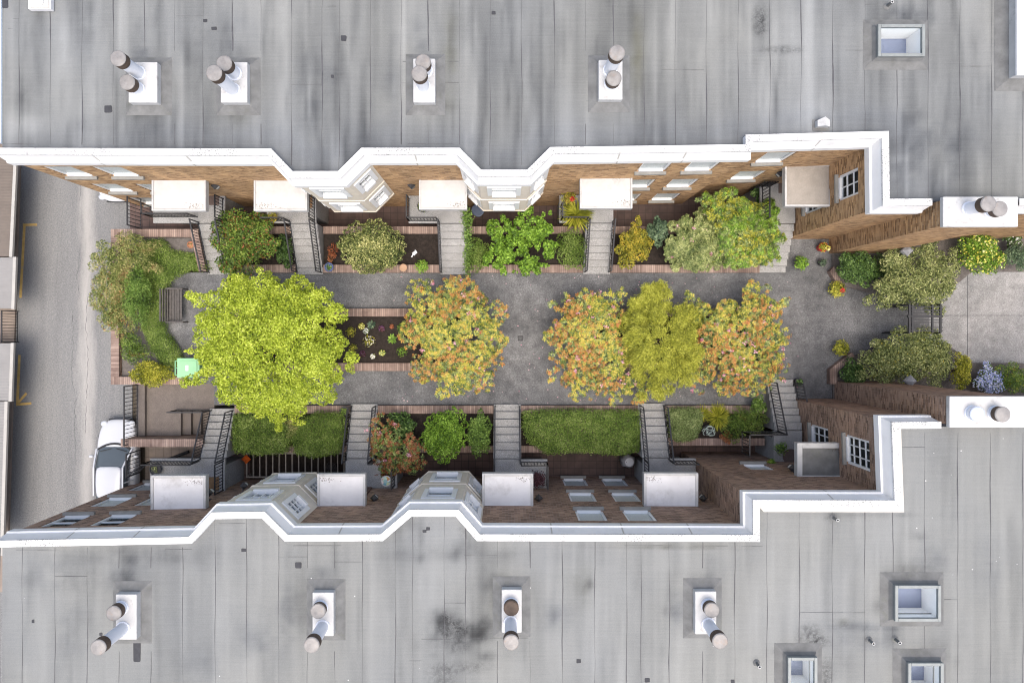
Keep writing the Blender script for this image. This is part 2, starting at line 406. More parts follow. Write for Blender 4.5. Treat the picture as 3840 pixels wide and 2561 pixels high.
b.box(19.0, 26, Y(1183)-.01, Y(1183)+.01, .0, .0042)
b.box(X(1880), X(2140), Y(1262)-.006, Y(1262)+.006, .0, .003); b.box(X(2920), X(3560), Y(1186)-.006, Y(1186)+.006, .0, .003)
struct('pavement_joints', b, M['seam'])
b = MB(); b.box(X(472,ZP)+.2, 12.8, 2.72, 7.5, ZP-.05, ZP+.02); b.box(-12.9, 13.0, -7.6, -3.2, ZP-.05, ZP+.02)
struct('patio_floor', b, M['patio'])
b = MB(); b.box(ax0-.4, -12.95, -7.6, -4.92, ZP-.05, ZP+.03); struct('pale_patio_floor', b, M['patio_pale'])
b = MB(); b.box(ax0, -14.45, -4.56, -2.25, ZP-.05, -.02); b.box(-14.45, -12.95, -3.46, -2.25, ZP-.05, -.02)
b.box(ax0, ax0+.33, -4.56, -2.25, -.02, .16)
for i in range(4): b.box(-14.45+.37*i, -14.45+.37*(i+1), -4.56, -3.46, ZP-.05, -.2-.2*i)
struct('areaway_floor', b, M['brown_floor'])
def paint(pts, wd, z):
    mb = MB()
    for (a, c) in pts:
        a = Vector(P(*a, ZP)); c = Vector(P(*c, ZP)); d = (c-a).normalized(); q = Vector((-d.y, d.x, 0))*wd/2
        mb.add([(v.x, v.y, z) for v in (a-q, c-q, c+q, a+q)], [(0,1,2,3)])
    return mb
b = paint([((92,842),(77,1117)), ((73,1331),(65,1520))], .12, ZP+.004); struct('lane_marking', b, M['yellow'])
b = paint([((86,844),(140,843)), ((61,1517),(118,1512)), ((66,1512),(100,1474))], .11, ZP+.0085); struct('lane_marking_ends', b, M['yellow'])

rc_ = random.Random(5); b = MB()
for pts in (((270,1180),(276,1290),(268,1400),(284,1500),(280,1600),(286,1760)), ((330,1100),(322,1230),(330,1330),(325,1500),(318,1640)), ((302,680),(300,760)), ((300,950),(290,1040),(298,1130))):
    prev = None
    for (ax_, ay_), (bx_, by_) in zip(pts[:-1], pts[1:]):
        for i in range(10):
            f = i/10; x_, y_, _ = P(ax_+(bx_-ax_)*f+rc_.uniform(-3,3), ay_+(by_-ay_)*f, ZP); wd_ = rc_.uniform(.002, .011)
            if prev: b.add([(prev[0]-prev[2],prev[1],ZP+.004),(prev[0]+prev[2],prev[1],ZP+.004),(x_+wd_,y_,ZP+.004),(x_-wd_,y_,ZP+.004)], [(0,1,2,3)])
            prev = (x_, y_, wd_)
struct('lane_cracks', b, M['seam'])
# ------------------------------------------------------------------ plan geometry of the two buildings
def off(poly, d, side):
    out = []; n = len(poly)
    for i in range(n):
        ns = []
        for a, c in ((i-1, i), (i, i+1)):
            if 0 <= a and c < n:
                t = Vector((poly[c][0]-poly[a][0], poly[c][1]-poly[a][1])).normalized()
                ns.append(Vector((t.y, -t.x))*side)
        if len(ns) == 1: m = ns[0]*d
        else:
            m = ns[0]+ns[1]; m = m*(2*d/m.length_squared) if m.length_squared > 1e-6 else ns[0]*d
        out.append((poly[i][0]+m.x, poly[i][1]+m.y))
    return out
ZC = 7.8
TP = [(-18,557),(1017,560),(1097,644),(1269,644),(1356,557),(1723,557),(1804,639),(1977,639),(2064,554),(2797,544),(2797,508),(3331,494),(3334,748),(3495,747)]
BP = [(-18,2050),(719,2036),(804,1944),(983,1941),(1070,2028),(1436,2026),(1542,1935),(1710,1935),(1789,2026),(2848,2029),(2847,1898),(3379,1899),(3368,1606),(3529,1605)]
def w2(poly): return [P(x, y, ZC)[:2] for x, y in poly]
TW, BW = w2(TP), w2(BP)
PROF = [(0,7.42),(0,7.8),(.2,7.8),(.215,7.72),(.30,7.3),(.36,7.27),(.36,6.95),(.2,6.95)]
def cornice(mb, poly, side):
    rings = [off(poly, d, side) for d, z in PROF]
    mb.sweep([[(rings[j][i][0], rings[j][i][1], PROF[j][1]) for j in range(len(PROF))] for i in range(len(poly))])

def cope_cap(bld, poly, side):
    pr = [(-.012,7.77),(-.012,7.818),(.21,7.818),(.222,7.75),(.21,7.75)]
    mb = MB(); rings = [off(poly, d, side) for d, z in pr]
    mb.sweep([[(rings[j][i][0], rings[j][i][1], pr[j][1]) for j in range(5)] for i in range(len(poly))])
    co_ = mb.build('coping_cap', M['cope_cap'], bld)
    mb = MB()                                     # cover strips over the joints of the sheet metal
    for a, c in zip(poly[:-1], poly[1:]):
        a = Vector(a); c = Vector(c); Ln = (c-a).length; t = (c-a).normalized(); n = Vector((t.y, -t.x))*side; k = int(Ln/3.1)
        for i in range(1, k+1):
            o = a+t*(Ln*i/(k+1)+.2*math.sin(i*7.1)); mb.obox((o.x, o.y), (n.x, n.y), -.03, .03, -.014, .215, 7.75, 7.822)
            u = .024; p = [(.222,7.7),(.302,7.3),(.305,7.3),(.226,7.71)]
            for (d, z), (d2, z2) in (((.218,7.72),(.303,7.302)), ((.363,7.268),(.363,6.96))):
                q0 = o+n*(d+.003); q1 = o+n*(d2+.003); mb.add([(q0.x-t.x*u,q0.y-t.y*u,z),(q0.x+t.x*u,q0.y+t.y*u,z),(q1.x+t.x*u,q1.y+t.y*u,z2),(q1.x-t.x*u,q1.y-t.y*u,z2)], [(0,1,2,3)])
    if mb.v: tag(mb.build('coping_seam', M['flash_cream'], co_), kind='stuff')
def facade(mb, a, c, side, wins, z0, z1, dep=.13, base=None):
    """one flat wall from a to c with real openings; wins: (u0,u1,h0,h1)"""
    a = Vector(a[:2]); c = Vector(c[:2]); t = (c-a); Ln = t.length; t.normalize(); n = Vector((t.y, -t.x))*side
    us = sorted({0, Ln, *[q for w_ in wins for q in w_[:2]]}); zs = sorted({z0, z1, *[q for w_ in wins for q in w_[2:4]]})
    def pt(u, z, d=0): return (a.x+t.x*u+n.x*d, a.y+t.y*u+n.y*d, z)
    for i in range(len(us)-1):
        for j in range(len(zs)-1):
            um, zm = (us[i]+us[i+1])/2, (zs[j]+zs[j+1])/2
            if any(w_[0] < um < w_[1] and w_[2] < zm < w_[3] for w_ in wins): continue
            mb.add([pt(us[i],zs[j]), pt(us[i+1],zs[j]), pt(us[i+1],zs[j+1]), pt(us[i],zs[j+1])], [(0,1,2,3) if side > 0 else (3,2,1,0)])
    for u0, u1, h0, h1 in [w_[:4] for w_ in wins]:
        for (p, q) in (((u0,h0),(u1,h0)), ((u1,h0),(u1,h1)), ((u1,h1),(u0,h1)), ((u0,h1),(u0,h0))):
            mb.add([pt(*p), pt(*q), pt(*q, -dep), pt(*p, -dep)], [(0,1,2,3)])
    return a, t, n, Ln

def window(bld, o, n, wd, z0, z1, style='blind', sill='sill', sd=.12, mun=(0, 0)):
    """o: middle of the opening on the wall face, n: outward normal"""
    h = wd/2; f = MB(); fr = .085; d0, d1 = -.13, -.045
    f.obox(o, n, -h, -h+fr, d0, d1, z0, z1); f.obox(o, n, h-fr, h, d0, d1, z0, z1)
    f.obox(o, n, -h+fr, h-fr, d0, d1, z1-fr, z1); f.obox(o, n, -h+fr, h-fr, d0, d1+.05, z0, z0+fr)
    if mun == (0, 0) and style == '':
        zm = (z0+z1)/2; f.obox(o, n, -h+fr, h-fr, -.12, -.06, zm-.03, zm+.03)
    for i in range(1, mun[0]):
        u = -h + wd*i/mun[0]; f.obox(o, n, u-.018, u+.018, -.118, -.062, z0+fr, z1-fr)
    for i in range(1, mun[1]):
        z = z0 + (z1-z0)*i/mun[1]; f.obox(o, n, -h+fr, h-fr, -.115, -.066, z-.018, z+.018)
    fo = f.build('window', M['frame'], bld)
    p = MB(); p.obox(o, n, -h+fr, h-fr, -.096, -.09, z0+fr, z1-fr); p.build('pane', M['glass'], fo)
    if style == 'blind':
        q = MB(); k = 14
        for i in range(k):
            za = z0+.02+(z1-z0-.04)*i/k; zb = z0+.02+(z1-z0-.04)*(i+.985)/k
            q.obox(o, n, -h+.02, h-.02, -.112, -.104, za, zb)
        q.build('blind', M['blind'], fo)
    q = MB(); q.obox(o, n, -h-.3, h+.3, -.62, -.6, z0-.3, z1+.3); q.build('room_back', M['room'], fo)
    if sill:
        s = MB(); s.obox(o, n, -h-.06, h+.06, -.05, sd, z0-.12, z0-.002); s.build('sill', M[sill], fo, bevel=.008)
    return fo

def wins_on(a, c, side, specs):
    """specs: (axis value, width, z0, z1, ...) -> openings and frame centres"""
    a = Vector(a[:2]); c = Vector(c[:2]); t = (c-a).normalized(); n = Vector((t.y, -t.x))*side; k = 0 if abs(t.x) > abs(t.y) else 1
    res = []
    for s_ in specs:
        u = (s_[0]-a[k])/t[k]; res.append(((u-s_[1]/2, u+s_[1]/2, s_[2], s_[3]), a+t*u, n, s_))
    return res

def put_facade(bld, mb, a, c, side, specs, z0, z1):
    ws = wins_on(a, c, side, specs)
    facade(mb, a, c, side, [w_[0] for w_ in ws], z0, z1)
    for (u, o, n, s_) in ws:
        kw = s_[4] if len(s_) > 4 else {}
        window(bld, o, n, s_[1], s_[2], s_[3], **kw)

RF = 7.5
def vnoise(x, y, seed):
    xi = np.floor(x).astype(int); yi = np.floor(y).astype(int); fx = x-xi; fy = y-yi
    fx = fx*fx*(3-2*fx); fy = fy*fy*(3-2*fy)
    def h(i, j):
        k = (i*374761393 + j*668265263 + seed*982451653) & 0x7fffffff
        k = ((k ^ (k >> 13))*1274126177) & 0x7fffffff
        return ((k ^ (k >> 16)) & 0xffff)/65535.0
    return (h(xi,yi)*(1-fx)+h(xi+1,yi)*fx)*(1-fy) + (h(xi,yi+1)*(1-fx)+h(xi+1,yi+1)*fx)*fy
def fbm(x, y, seed, o=4):
    s = 0; a = .5; t = 0
    for i in range(o):
        s = s + a*vnoise(x*2**i+17.3*i, y*2**i-9.1*i, seed+i); t += a; a *= .55
    return s/t
def inpoly(x, y, poly):
    r = np.zeros(x.shape, bool); j = len(poly)-1
    for i in range(len(poly)):
        xi, yi = poly[i]; xj, yj = poly[j]
        if yi != yj:
            r ^= ((yi > y) != (yj > y)) & (x < (xj-xi)*(y-yi)/(yj-yi)+xi)
        j = i
    return r
def segdist(x, y, poly):
    d = np.full(x.shape, 1e9)
    for (ax, ay), (bx, by) in zip(poly[:-1], poly[1:]):
        vx, vy = bx-ax, by-ay; t = np.clip(((x-ax)*vx+(y-ay)*vy)/(vx*vx+vy*vy+1e-9), 0, 1)
        d = np.minimum(d, np.hypot(x-ax-t*vx, y-ay-t*vy))
    return d

def roof_sheet(bld, poly, far, side, seed, blobs, holes, base, edge_cool, streak):
    """roll-roofing sheet inside the parapet, with its weathering and local darkening stored per vertex"""
    x0, x1 = -16.9, 26.0; y0, y1 = min(min(p[1] for p in poly), far), max(max(p[1] for p in poly), far)
    cs = .11; nx = int((x1-x0)/cs); ny = int((y1-y0)/cs)+1
    xs = x0+np.arange(nx+1)*cs; ys = y0+np.arange(ny+1)*cs
    gx, gy = np.meshgrid(xs, ys)
    outline = off(poly, .1, side) ; outline = [(x0-.2, outline[0][1])] + outline + [(x1+1, outline[-1][1]), (x1+1, far), (x0-.2, far)]
    cx, cy = gx[:-1,:-1]+cs/2, gy[:-1,:-1]+cs/2
    keep = inpoly(cx, cy, outline)
    for h in holes: keep &= ~((cx > h[0]) & (cx < h[1]) & (cy > h[2]) & (cy < h[3]))
    idx = np.arange((nx+1)*(ny+1)).reshape(ny+1, nx+1)
    q = np.stack([idx[:-1,:-1], idx[:-1,1:], idx[1:,1:], idx[1:,:-1]], -1)[keep]
    used = np.unique(q); rm = np.full(idx.size, -1); rm[used] = np.arange(len(used)); q = rm[q]
    px, py = gx.ravel()[used], gy.ravel()[used]
    # weathering, plus cooler and darker patches beside the stacks
    pitch = 1.062
    strip = np.floor((px+.3)/pitch)
    st = base + .34*(fbm(px*.9, py*.16, seed)-.5)*streak + .30*(fbm(px*3.2, py*.22, seed+11)-.5)*streak + .2*(fbm(px*.33, py*.33, seed+5, 5)-.5)
    st += .10*(vnoise(strip*1.0+.5, np.floor(py/3.7+strip*.37)*1.0+.5, seed+9)-.5)
    st += streak*.36*np.clip(fbm(px*3.1+3*vnoise(px*.2, py*.12, seed+81), py*.26, seed+82, 4)-.55, 0, .3)*2
    st -= streak*.34*np.clip(fbm(px*3.3, py*.2, seed+83, 4)-.56, 0, .3)*2
    fr = ((px+.3)/pitch) % 1.0
    st -= .05*np.exp(-((fr-.08)/.07)**2)
    d = segdist(px, py, poly)
    cool = np.clip(.25+1.3*(fbm(px*.28, py*.2, seed+21)-.5), 0, 1)
    ec = np.exp(-(d/.85)**2)*(.55+.9*fbm(px*.7, py*.7, seed+31))  # cooler and darker towards the parapet
    cool = np.clip(cool+edge_cool*ec, 0, 1); st += .13*edge_cool*ec
    sp_ = np.zeros_like(px); moss = np.zeros_like(px); pale = np.zeros_like(px)
    ragged = fbm(px*1.7, py*1.7, seed+41, 5); speck = fbm(px*7, py*7, seed+51, 3)
    for (bx, by, rx, ry, amt, kind) in blobs:
        X0, Y0 = X(bx, RF), Y(by, RF); s = S(RF)
        e = ((px-X0)/(rx*s))**2+((py-Y0)/(ry*s))**2
        g = np.exp(-e*.9)
        if kind == 'speck': sp_ += amt*np.exp(-e**2*.7)*np.clip(.2+1.6*(speck-.2), .2, 1.4); st += .12*g*amt; continue
        else: g = g*np.clip(.15+2.0*(ragged-.25), .05, 1.6)*np.clip(.4+1.3*fbm(px*2.6, py*.35, seed+71), .3, 1.5)
        if kind == 'moss': moss += g*amt; st += .12*g*amt
        elif kind == 'pale': pale += g*amt
        else: st += .9*amt*g
        if kind == 'cool': cool += g*amt*1.7
        if kind == 'brown': moss += g*amt*.9
    me = bpy.data.meshes.new('roof'); nv, nf = len(px), len(q)
    me.vertices.add(nv); me.loops.add(nf*4); me.polygons.add(nf)
    l0 = root_of(bld).location
    me.vertices.foreach_set('co', np.stack([px-l0.x, py-l0.y, np.full(nv, RF)-l0.z], 1).astype(np.float32).ravel())
    me.loops.foreach_set('vertex_index', q.ravel().astype(np.int32)); me.polygons.foreach_set('loop_start', (np.arange(nf)*4).astype(np.int32))
    me.update(calc_edges=True)
    for nm, a in (('stain_tone', st), ('cool', cool), ('moss', moss), ('pale', pale), ('speck', sp_)):
        at = me.attributes.new(nm, 'FLOAT', 'POINT'); at.data.foreach_set('value', np.clip(a, 0, 1).astype(np.float32))
    return link('roof', me, M['roof'], bld), outline

def seams(roof, xs, yend, ynear, outline, skip, cross):
    mb = MB(); z = RF+.005
    for px in xs:
        x = X(px, RF); y = ynear; rr = random.Random(int(px)); step = .35; prev = None; ph = rr.random()*9
        bold = rr.choice([.8, 1.0, 1.2, 1.5])
        while abs(y-yend) > .2:
            ok = inpoly(np.array([x]), np.array([y]), outline)[0] and not any(h[0]-.05 < x < h[1]+.05 and h[2]-.05 < y < h[3]+.05 for h in skip)
            wd = .008+.012*bold*max(0, math.sin(y*.9+ph)+.5*math.sin(y*2.3+ph*2)+.5)*rr.uniform(.7, 1.3)
            cur = (x+.012*math.sin(y*1.7+ph)+rr.uniform(-.006, .006), y, wd) if ok else None
            if cur and prev:
                mb.add([(prev[0]-prev[2]/2,prev[1],z),(prev[0]+prev[2]/2,prev[1],z),(cur[0]+cur[2]/2,cur[1],z),(cur[0]-cur[2]/2,cur[1],z)], [(0,1,2,3)])
            prev = cur; y += step if yend > ynear else -step
    for (a, c, py) in cross:
        xa, xb, y = X(a, RF), X(c, RF), Y(py, RF)
        k = max(2, int((xb-xa)/.3)); 
        for i in range(k):
            u, v = xa+(xb-xa)*i/k, xa+(xb-xa)*(i+1)/k; wd = random.uniform(.004, .016)
            mb.add([(u,y-wd/2,z+.002),(v,y-wd/2+.003,z+.002),(v,y+wd/2+.003,z+.002),(u,y+wd/2,z+.002)], [(0,1,2,3)])
    return mb.build('seams', M['seam'], roof)

def patches(roof, lst):
    for (px, py, w_, h_) in lst:
        mb = MB(); x, y = X(px, RF), Y(py, RF); a, c = w_*S(RF)/2, h_*S(RF)/2; r = min(a, c)*.35
        poly = []
        for sx, sy, t0 in ((1,1,0),(-1,1,90),(-1,-1,180),(1,-1,270)):
            for t in (0, 45, 90):
                q = R(t0+t); poly.append((x+sx*(a-r)+r*math.cos(q)+random.uniform(-.008,.008), y+sy*(c-r)+r*math.sin(q)+random.uniform(-.008,.008)))
        mb.prism(poly, RF-.02, RF+.012); mb.build('patch', M['patch'], roof)

def canopy(bld, x0, x1, y0, y1, z, top='white_old', rim=.075, drop=.3):
    f = MB(); f.box(x0, x1, y0, y1, z-drop, z-.05)
    f.box(x0, x0+rim, y0, y1, z-.05, z); f.box(x1-rim, x1, y0, y1, z-.05, z)
    f.box(x0+rim, x1-rim, y0, y0+rim, z-.05, z); f.box(x0+rim, x1-rim, y1-rim, y1, z-.05, z)
    fo = f.build('canopy', M['white'], bld, bevel=.01)
    t = MB(); t.box(x0+rim+.003, x1-rim-.003, y0+rim+.003, y1-rim-.003, z-.049, z-.04); t.build('canopy_top', M[top], fo)
    m = MB(); lr = random.Random(int(x0*97)); cx_ = x1-.32 if lr.random() < .75 else x0+.3; cy_ = (y0+.2) if y0 > 0 else (y1-.22)
    for i in range(80):
        px_ = cx_+lr.gauss(0, .22); py_ = cy_+lr.gauss(0, .06)
        if x0+rim < px_ < x1-rim and y0+rim < py_ < y1-rim: q = lr.uniform(.005, .015); m.box(px_-q, px_+q, py_-q*.6, py_+q*.6, z-.0395, z-.034)
    if top != 'gravel_roof' and m.v: tag(m.build('leaf_litter', M['bark'], fo), kind='stuff')
    return fo

def bay(bld, poly4, side, inner, specs_front, specs_a=None, specs_b=None, z0=1.62, z1=7.0):
    """canted bay: poly4 wall points (outer face)"""
    mb = MB(); segs = [(poly4[0], poly4[1]), (poly4[1], poly4[2]), (poly4[2], poly4[3])]; todo = []
    for (a, c), sp in zip(segs, (specs_a, specs_front, specs_b)):
        a = Vector(a); c = Vector(c); t = (c-a).normalized(); n = Vector((t.y, -t.x))*side; Ln = (c-a).length
        ws = []
        for (wd, h0, h1, kw) in (sp or []):
            wd = min(wd, Ln-.22); ws.append((Ln/2-wd/2, Ln/2+wd/2, h0, h1)); todo.append((a+t*Ln/2, n, wd, h0, h1, kw))
        facade(mb, a, c, side, ws, z0, z1)
    mb.add([(p[0], p[1], z0) for p in poly4], [(0,1,2,3) if side < 0 else (3,2,1,0)])
    # moulded band between floors and at the foot
    for zz, d in ((z0+.02, .03), (3.98, .035)):
        o = off(poly4, d, side)
        mb.sweep([[(poly4[i][0],poly4[i][1],zz),(o[i][0],o[i][1],zz),(o[i][0],o[i][1],zz+.12),(poly4[i][0],poly4[i][1],zz+.12)] for i in range(4)])
    bo = mb.build('bay_window', M['cream'], bld)
    for (o, n, wd, h0, h1, kw) in todo:
        h = wd/2; f = MB(); fr = .11; d0, d1 = -.12, .05
        f.obox(o, n, -h-.06, -h+fr, d0, d1, h0-.06, h1+.06); f.obox(o, n, h-fr, h+.06, d0, d1, h0-.06, h1+.06)
        f.obox(o, n, -h+fr, h-fr, d0, d1, h1-fr, h1+.06); f.obox(o, n, -h+fr, h-fr, d0, d1+.07, h0-.06, h0+fr)
        mu = kw.get('mun', (0, 2))
        for i in range(1, mu[0]): u = -h+wd*i/mu[0]; f.obox(o, n, u-.02, u+.02, -.11, -.02, h0+fr, h1-fr)
        for i in range(1, mu[1]): z = h0+(h1-h0)*i/mu[1]; f.obox(o, n, -h+fr, h-fr, -.105, -.015, z-.02, z+.02)
        if kw.get('blind', True): f.obox(o, n, -h+.02, h-.02, -.2, -.19, h0+(h1-h0)*kw.get('cover', .35), h1)
        f.build('bay_sash', M['frame'], bo)
        p = MB(); p.obox(o, n, -h+fr, h-fr, -.08, -.074, h0+fr, h1-fr)
        p.obox(o, n, -h, h, -.32, -.31, h0, h1) if False else None
        p.build('pane', M['glass'], bo)
        q = MB(); q.obox(o, n, -h+.01, h-.01, -.34, -.33, h0, h1); q.build('room_back', M['room'], bo)
    return bo

# --- upper building
TB = thing('apartment_building', 'tan brick apartment building with white parapet filling the upper side of the photo', 'building', (0, 10, ZP))
tw = off(TW, .24, 1)
mb = MB()
U, MN, BS = (4.86, 6.3), (2.05, 3.5), (-.75, .75)
def col(x, wd, dz=0, rows=(U, MN, BS), **kw): return [(x, wd, r[0]+dz, r[1]+dz, kw) for r in rows]
def sub(poly, keep): return [poly[i] for i in keep]
wl = sub(tw, [0, 1, 4, 5, 8, 9, 10, 11, 12, 13])
ZW0, ZW1 = ZP-.05, 7.0
put_facade(TB, mb, wl[0], wl[1], 1, col(-15.9, 1.08)+col(-14.15, 1.08), ZW0, ZW1)
put_facade(TB, mb, wl[1], wl[2], 1, [], ZW0, ZW1)
put_facade(TB, mb, wl[2], wl[3], 1, [], ZW0, ZW1)
put_facade(TB, mb, wl[3], wl[4], 1, [], ZW0, ZW1)
put_facade(TB, mb, wl[4], wl[5], 1, col(5.42, 1.06, .38)+col(7.12, 1.06, .38), ZW0, ZW1)
put_facade(TB, mb, wl[5], wl[6], 1, [], ZW0, ZW1)
put_facade(TB, mb, wl[6], wl[7], 1, col(9.85, 1.08, .1, (U, MN)), ZW0, ZW1)
put_facade(TB, mb, wl[7], wl[8], 1, [(5.42, .95, 4.9, 6.3, dict(mun=(2,3), style='')), (5.42, .95, 2.05, 3.5, dict(mun=(2,3), style=''))], ZW0, ZW1)
put_facade(TB, mb, wl[8], (26, wl[9][1]), 1, [], ZW0, ZW1)
put_facade(TB, mb, (wl[0][0]+.1, 17), (wl[0][0]+.1, wl[0][1]), 1, [], ZW0, ZW1)
put_facade(TB, mb, (26, 17), (wl[0][0]+.1, 17), 1, [], ZW0, ZW1)
mb.build('wall', M['brick_tan'], TB)
mb = MB(); cornice(mb, TW, 1); cornice(mb, [(X(3822,ZC), TW[-1][1]), (26, TW[-1][1])], 1); mb.build('parapet', M['coping'], TB, bevel=.012); cope_cap(TB, TW, 1); cope_cap(TB, [(X(3822,ZC), TW[-1][1]), (26, TW[-1][1])], 1)
fr_ = [(1.1, 5.05, 6.35, {}), (1.1, 2.25, 3.6, {})]
cant = [(.72, 5.05, 6.35, dict(mun=(2,3), blind=False)), (.72, 2.25, 3.6, dict(mun=(2,3), blind=False))]
bay(TB, [tw[1],tw[2],tw[3],tw[4]], 1, None, fr_, cant, cant)
bay(TB, [tw[5],tw[6],tw[7],tw[8]], 1, None, fr_, cant, cant)
ZK = 4.2
for a, c_, e, f_, top in ((568,771,679,791,'white_top'),(951,1151,679,791,'white_top'),(1571,1751,675,786,'white_top'),(2175,2372,670,782,'white_top'),(2944,3119,628,774,'gravel_roof')):
    canopy(TB, X(a,ZK), X(c_,ZK), Y(f_,ZK), Y(e,ZK)+.12, ZK, top)
for xx in (-13.6, -9.0, -2.75, 4.0):
    d = MB(); yw = wl[0][1] if xx < -8 else wl[3][1]; d.box(xx-.45, xx+.45, yw-.06, yw+.02, 1.2, 3.25); dd = d.build('door', M['door'], TB)
    k = MB(); k.lathe((xx+.36, yw-.09, 2.2), [(.0,-.03),(.03,0),(.0,.03)], 8); k.build('door_knob', M['lamp_grey'], dd)

# --- lower building
BB = thing('apartment_building', 'brown brick apartment building with white parapet filling the lower side of the photo', 'building', (0, -10, ZP))
bw = off(BW, .24, -1)
mb = MB(); bl = sub(bw, [0, 1, 4, 5, 8, 9, 10, 11, 12, 13])
put_facade(BB, mb, bl[0], bl[1], -1, col(-16.0, 1.06, 0, (U,), style='')+col(-14.25, 1.06, 0, (U,), style='')+col(-15.95, 1.08, 0, (MN,BS))+col(-14.2, 1.08, 0, (MN,BS)), ZW0, ZW1)
put_facade(BB, mb, bl[1], bl[2], -1, [], ZW0, ZW1)
put_facade(BB, mb, bl[2], bl[3], -1, [], ZW0, ZW1)
put_facade(BB, mb, bl[3], bl[4], -1, [], ZW0, ZW1)
put_facade(BB, mb, bl[4], bl[5], -1, col(3.18, 1.06, -.06)+col(4.95, 1.06, -.06), ZW0, ZW1)
put_facade(BB, mb, bl[5], bl[6], -1, [], ZW0, ZW1)
put_facade(BB, mb, bl[6], bl[7], -1, [(10.5, 1.0, 1.75, 2.9, {})], ZW0, ZW1)
put_facade(BB, mb, bl[7], bl[8], -1, [(-4.35, 1.1, 4.75, 6.4, dict(mun=(3,4), style='')), (-4.35, 1.1, 1.85, 3.35, dict(mun=(3,3), style=''))], ZW0, ZW1)
put_facade(BB, mb, bl[8], (26, bl[9][1]), -1, [], ZW0, ZW1)
put_facade(BB, mb, (bl[0][0]+.1, -17), (bl[0][0]+.1, bl[0][1]), -1, [], ZW0, ZW1)
put_facade(BB, mb, (26, -17), (bl[0][0]+.1, -17), -1, [], ZW0, ZW1)
mb.build('wall', M['brick_dark'], BB)
mb = MB(); cornice(mb, BW, -1); mb.build('parapet', M['coping'], BB, bevel=.012); cope_cap(BB, BW, -1)
mb = MB(); fl = BW[9:13]; fo_ = off(fl, -.26, -1)
mb.sweep([[(fl[i][0],fl[i][1],7.46),(fl[i][0],fl[i][1],7.6),(fo_[i][0],fo_[i][1],7.52),(fo_[i][0],fo_[i][1],7.46)] for i in range(1, 4)]); mb.build('parapet_flashing', M['flash_cream'], BB)
cant2 = [(.72, 5.05, 6.35, dict(mun=(3,4), blind=False)), (.72, 2.25, 3.6, dict(mun=(3,4), blind=False))]
fr2 = [(1.15, 5.05, 6.35, dict(mun=(4,2), blind=False)), (1.15, 2.25, 3.6, {})]
bay(BB, [bw[1],bw[2],bw[3],bw[4]], -1, None, fr2, cant2, cant2)
bay(BB, [bw[5],bw[6],bw[7],bw[8]], -1, None, fr_, cant, [(.72, 5.05, 6.35, dict(mun=(2,3))), (.72, 2.25, 3.6, dict(mun=(2,3)))])
for a, c_, e, f_, top in ((564,771,1783,1910,'white_old'),(1189,1370,1777,1903,'white_old'),(1808,2000,1775,1899,'white_old'),(2415,2619,1774,1899,'white_old'),(2990,3171,1661,1791,'flash')):
    canopy(BB, X(a,ZK), X(c_,ZK), Y(f_,ZK)-.12, Y(e,ZK), ZK, top, .1 if top != 'flash' else .2)
for xx in (-13.6, -6.1, .2, 6.7):
    d = MB(); yw = bl[0][1] if xx < -8 else bl[3][1]; d.box(xx-.45, xx+.45, yw-.02, yw+.06, 1.2, 3.25); dd = d.build('door', M['door'], BB)
    k = MB(); k.lathe((xx+.36, yw+.09, 2.2), [(.0,-.03),(.03,0),(.0,.03)], 8); k.build('door_knob', M['lamp_grey'], dd)

# --- roofs
SKY = [(3297,3467,94,208,'T'), (3361,3527,2198,2327,'B'), (2959,3063,2468,2590,'B'), (3410,3537,2489,2610,'B')]
ZS = 7.88
def skyrect(s): return (X(s[0],ZS), X(s[1],ZS), Y(s[3],ZS), Y(s[2],ZS))
hT = [skyrect(s) for s in SKY if s[4] == 'T']; hB = [skyrect(s) for s in SKY if s[4] == 'B']
def inset(h, d): return (h[0]+d, h[1]-d, h[2]+d, h[3]-d)
tbl = [(2850,80,26,50,.95,'speck'),(2925,188,75,14,.8,'speck'),(3390,58,95,34,.4,'cool'),(3520,560,190,130,.26,'cool'),(110,350,70,60,.25,''),(540,170,35,90,.3,'cool'),(1580,170,28,70,.35,'cool'),
 (1690,190,22,150,.7,'moss'),(2390,200,22,160,.7,'moss'),(3430,430,40,25,.25,''),(3060,420,90,60,-.2,''),(3340,620,80,70,.22,''),(2900,700,60,60,.1,''),(330,130,60,140,.16,''),(720,180,60,160,.18,''),
 (1180,330,80,150,.16,'cool'),(1480,300,40,180,.22,'cool'),(1750,120,40,120,.16,''),(2100,80,40,120,.14,''),(90,470,80,40,-.3,''),(240,200,60,120,-.14,''),(1060,60,40,120,-.12,''),(880,140,60,70,.2,'cool'),
 (560,480,120,50,.1,'cool'),(300,480,40,60,.12,'cool'),(3800,120,40,120,.3,'cool'),(1640,400,60,20,.3,'brown'),(2290,402,60,16,.3,'brown'),(540,425,60,20,.3,'brown'),(870,430,50,35,.3,'brown'),(2940,130,300,100,-.12,''),(3700,300,90,200,-.08,'')]
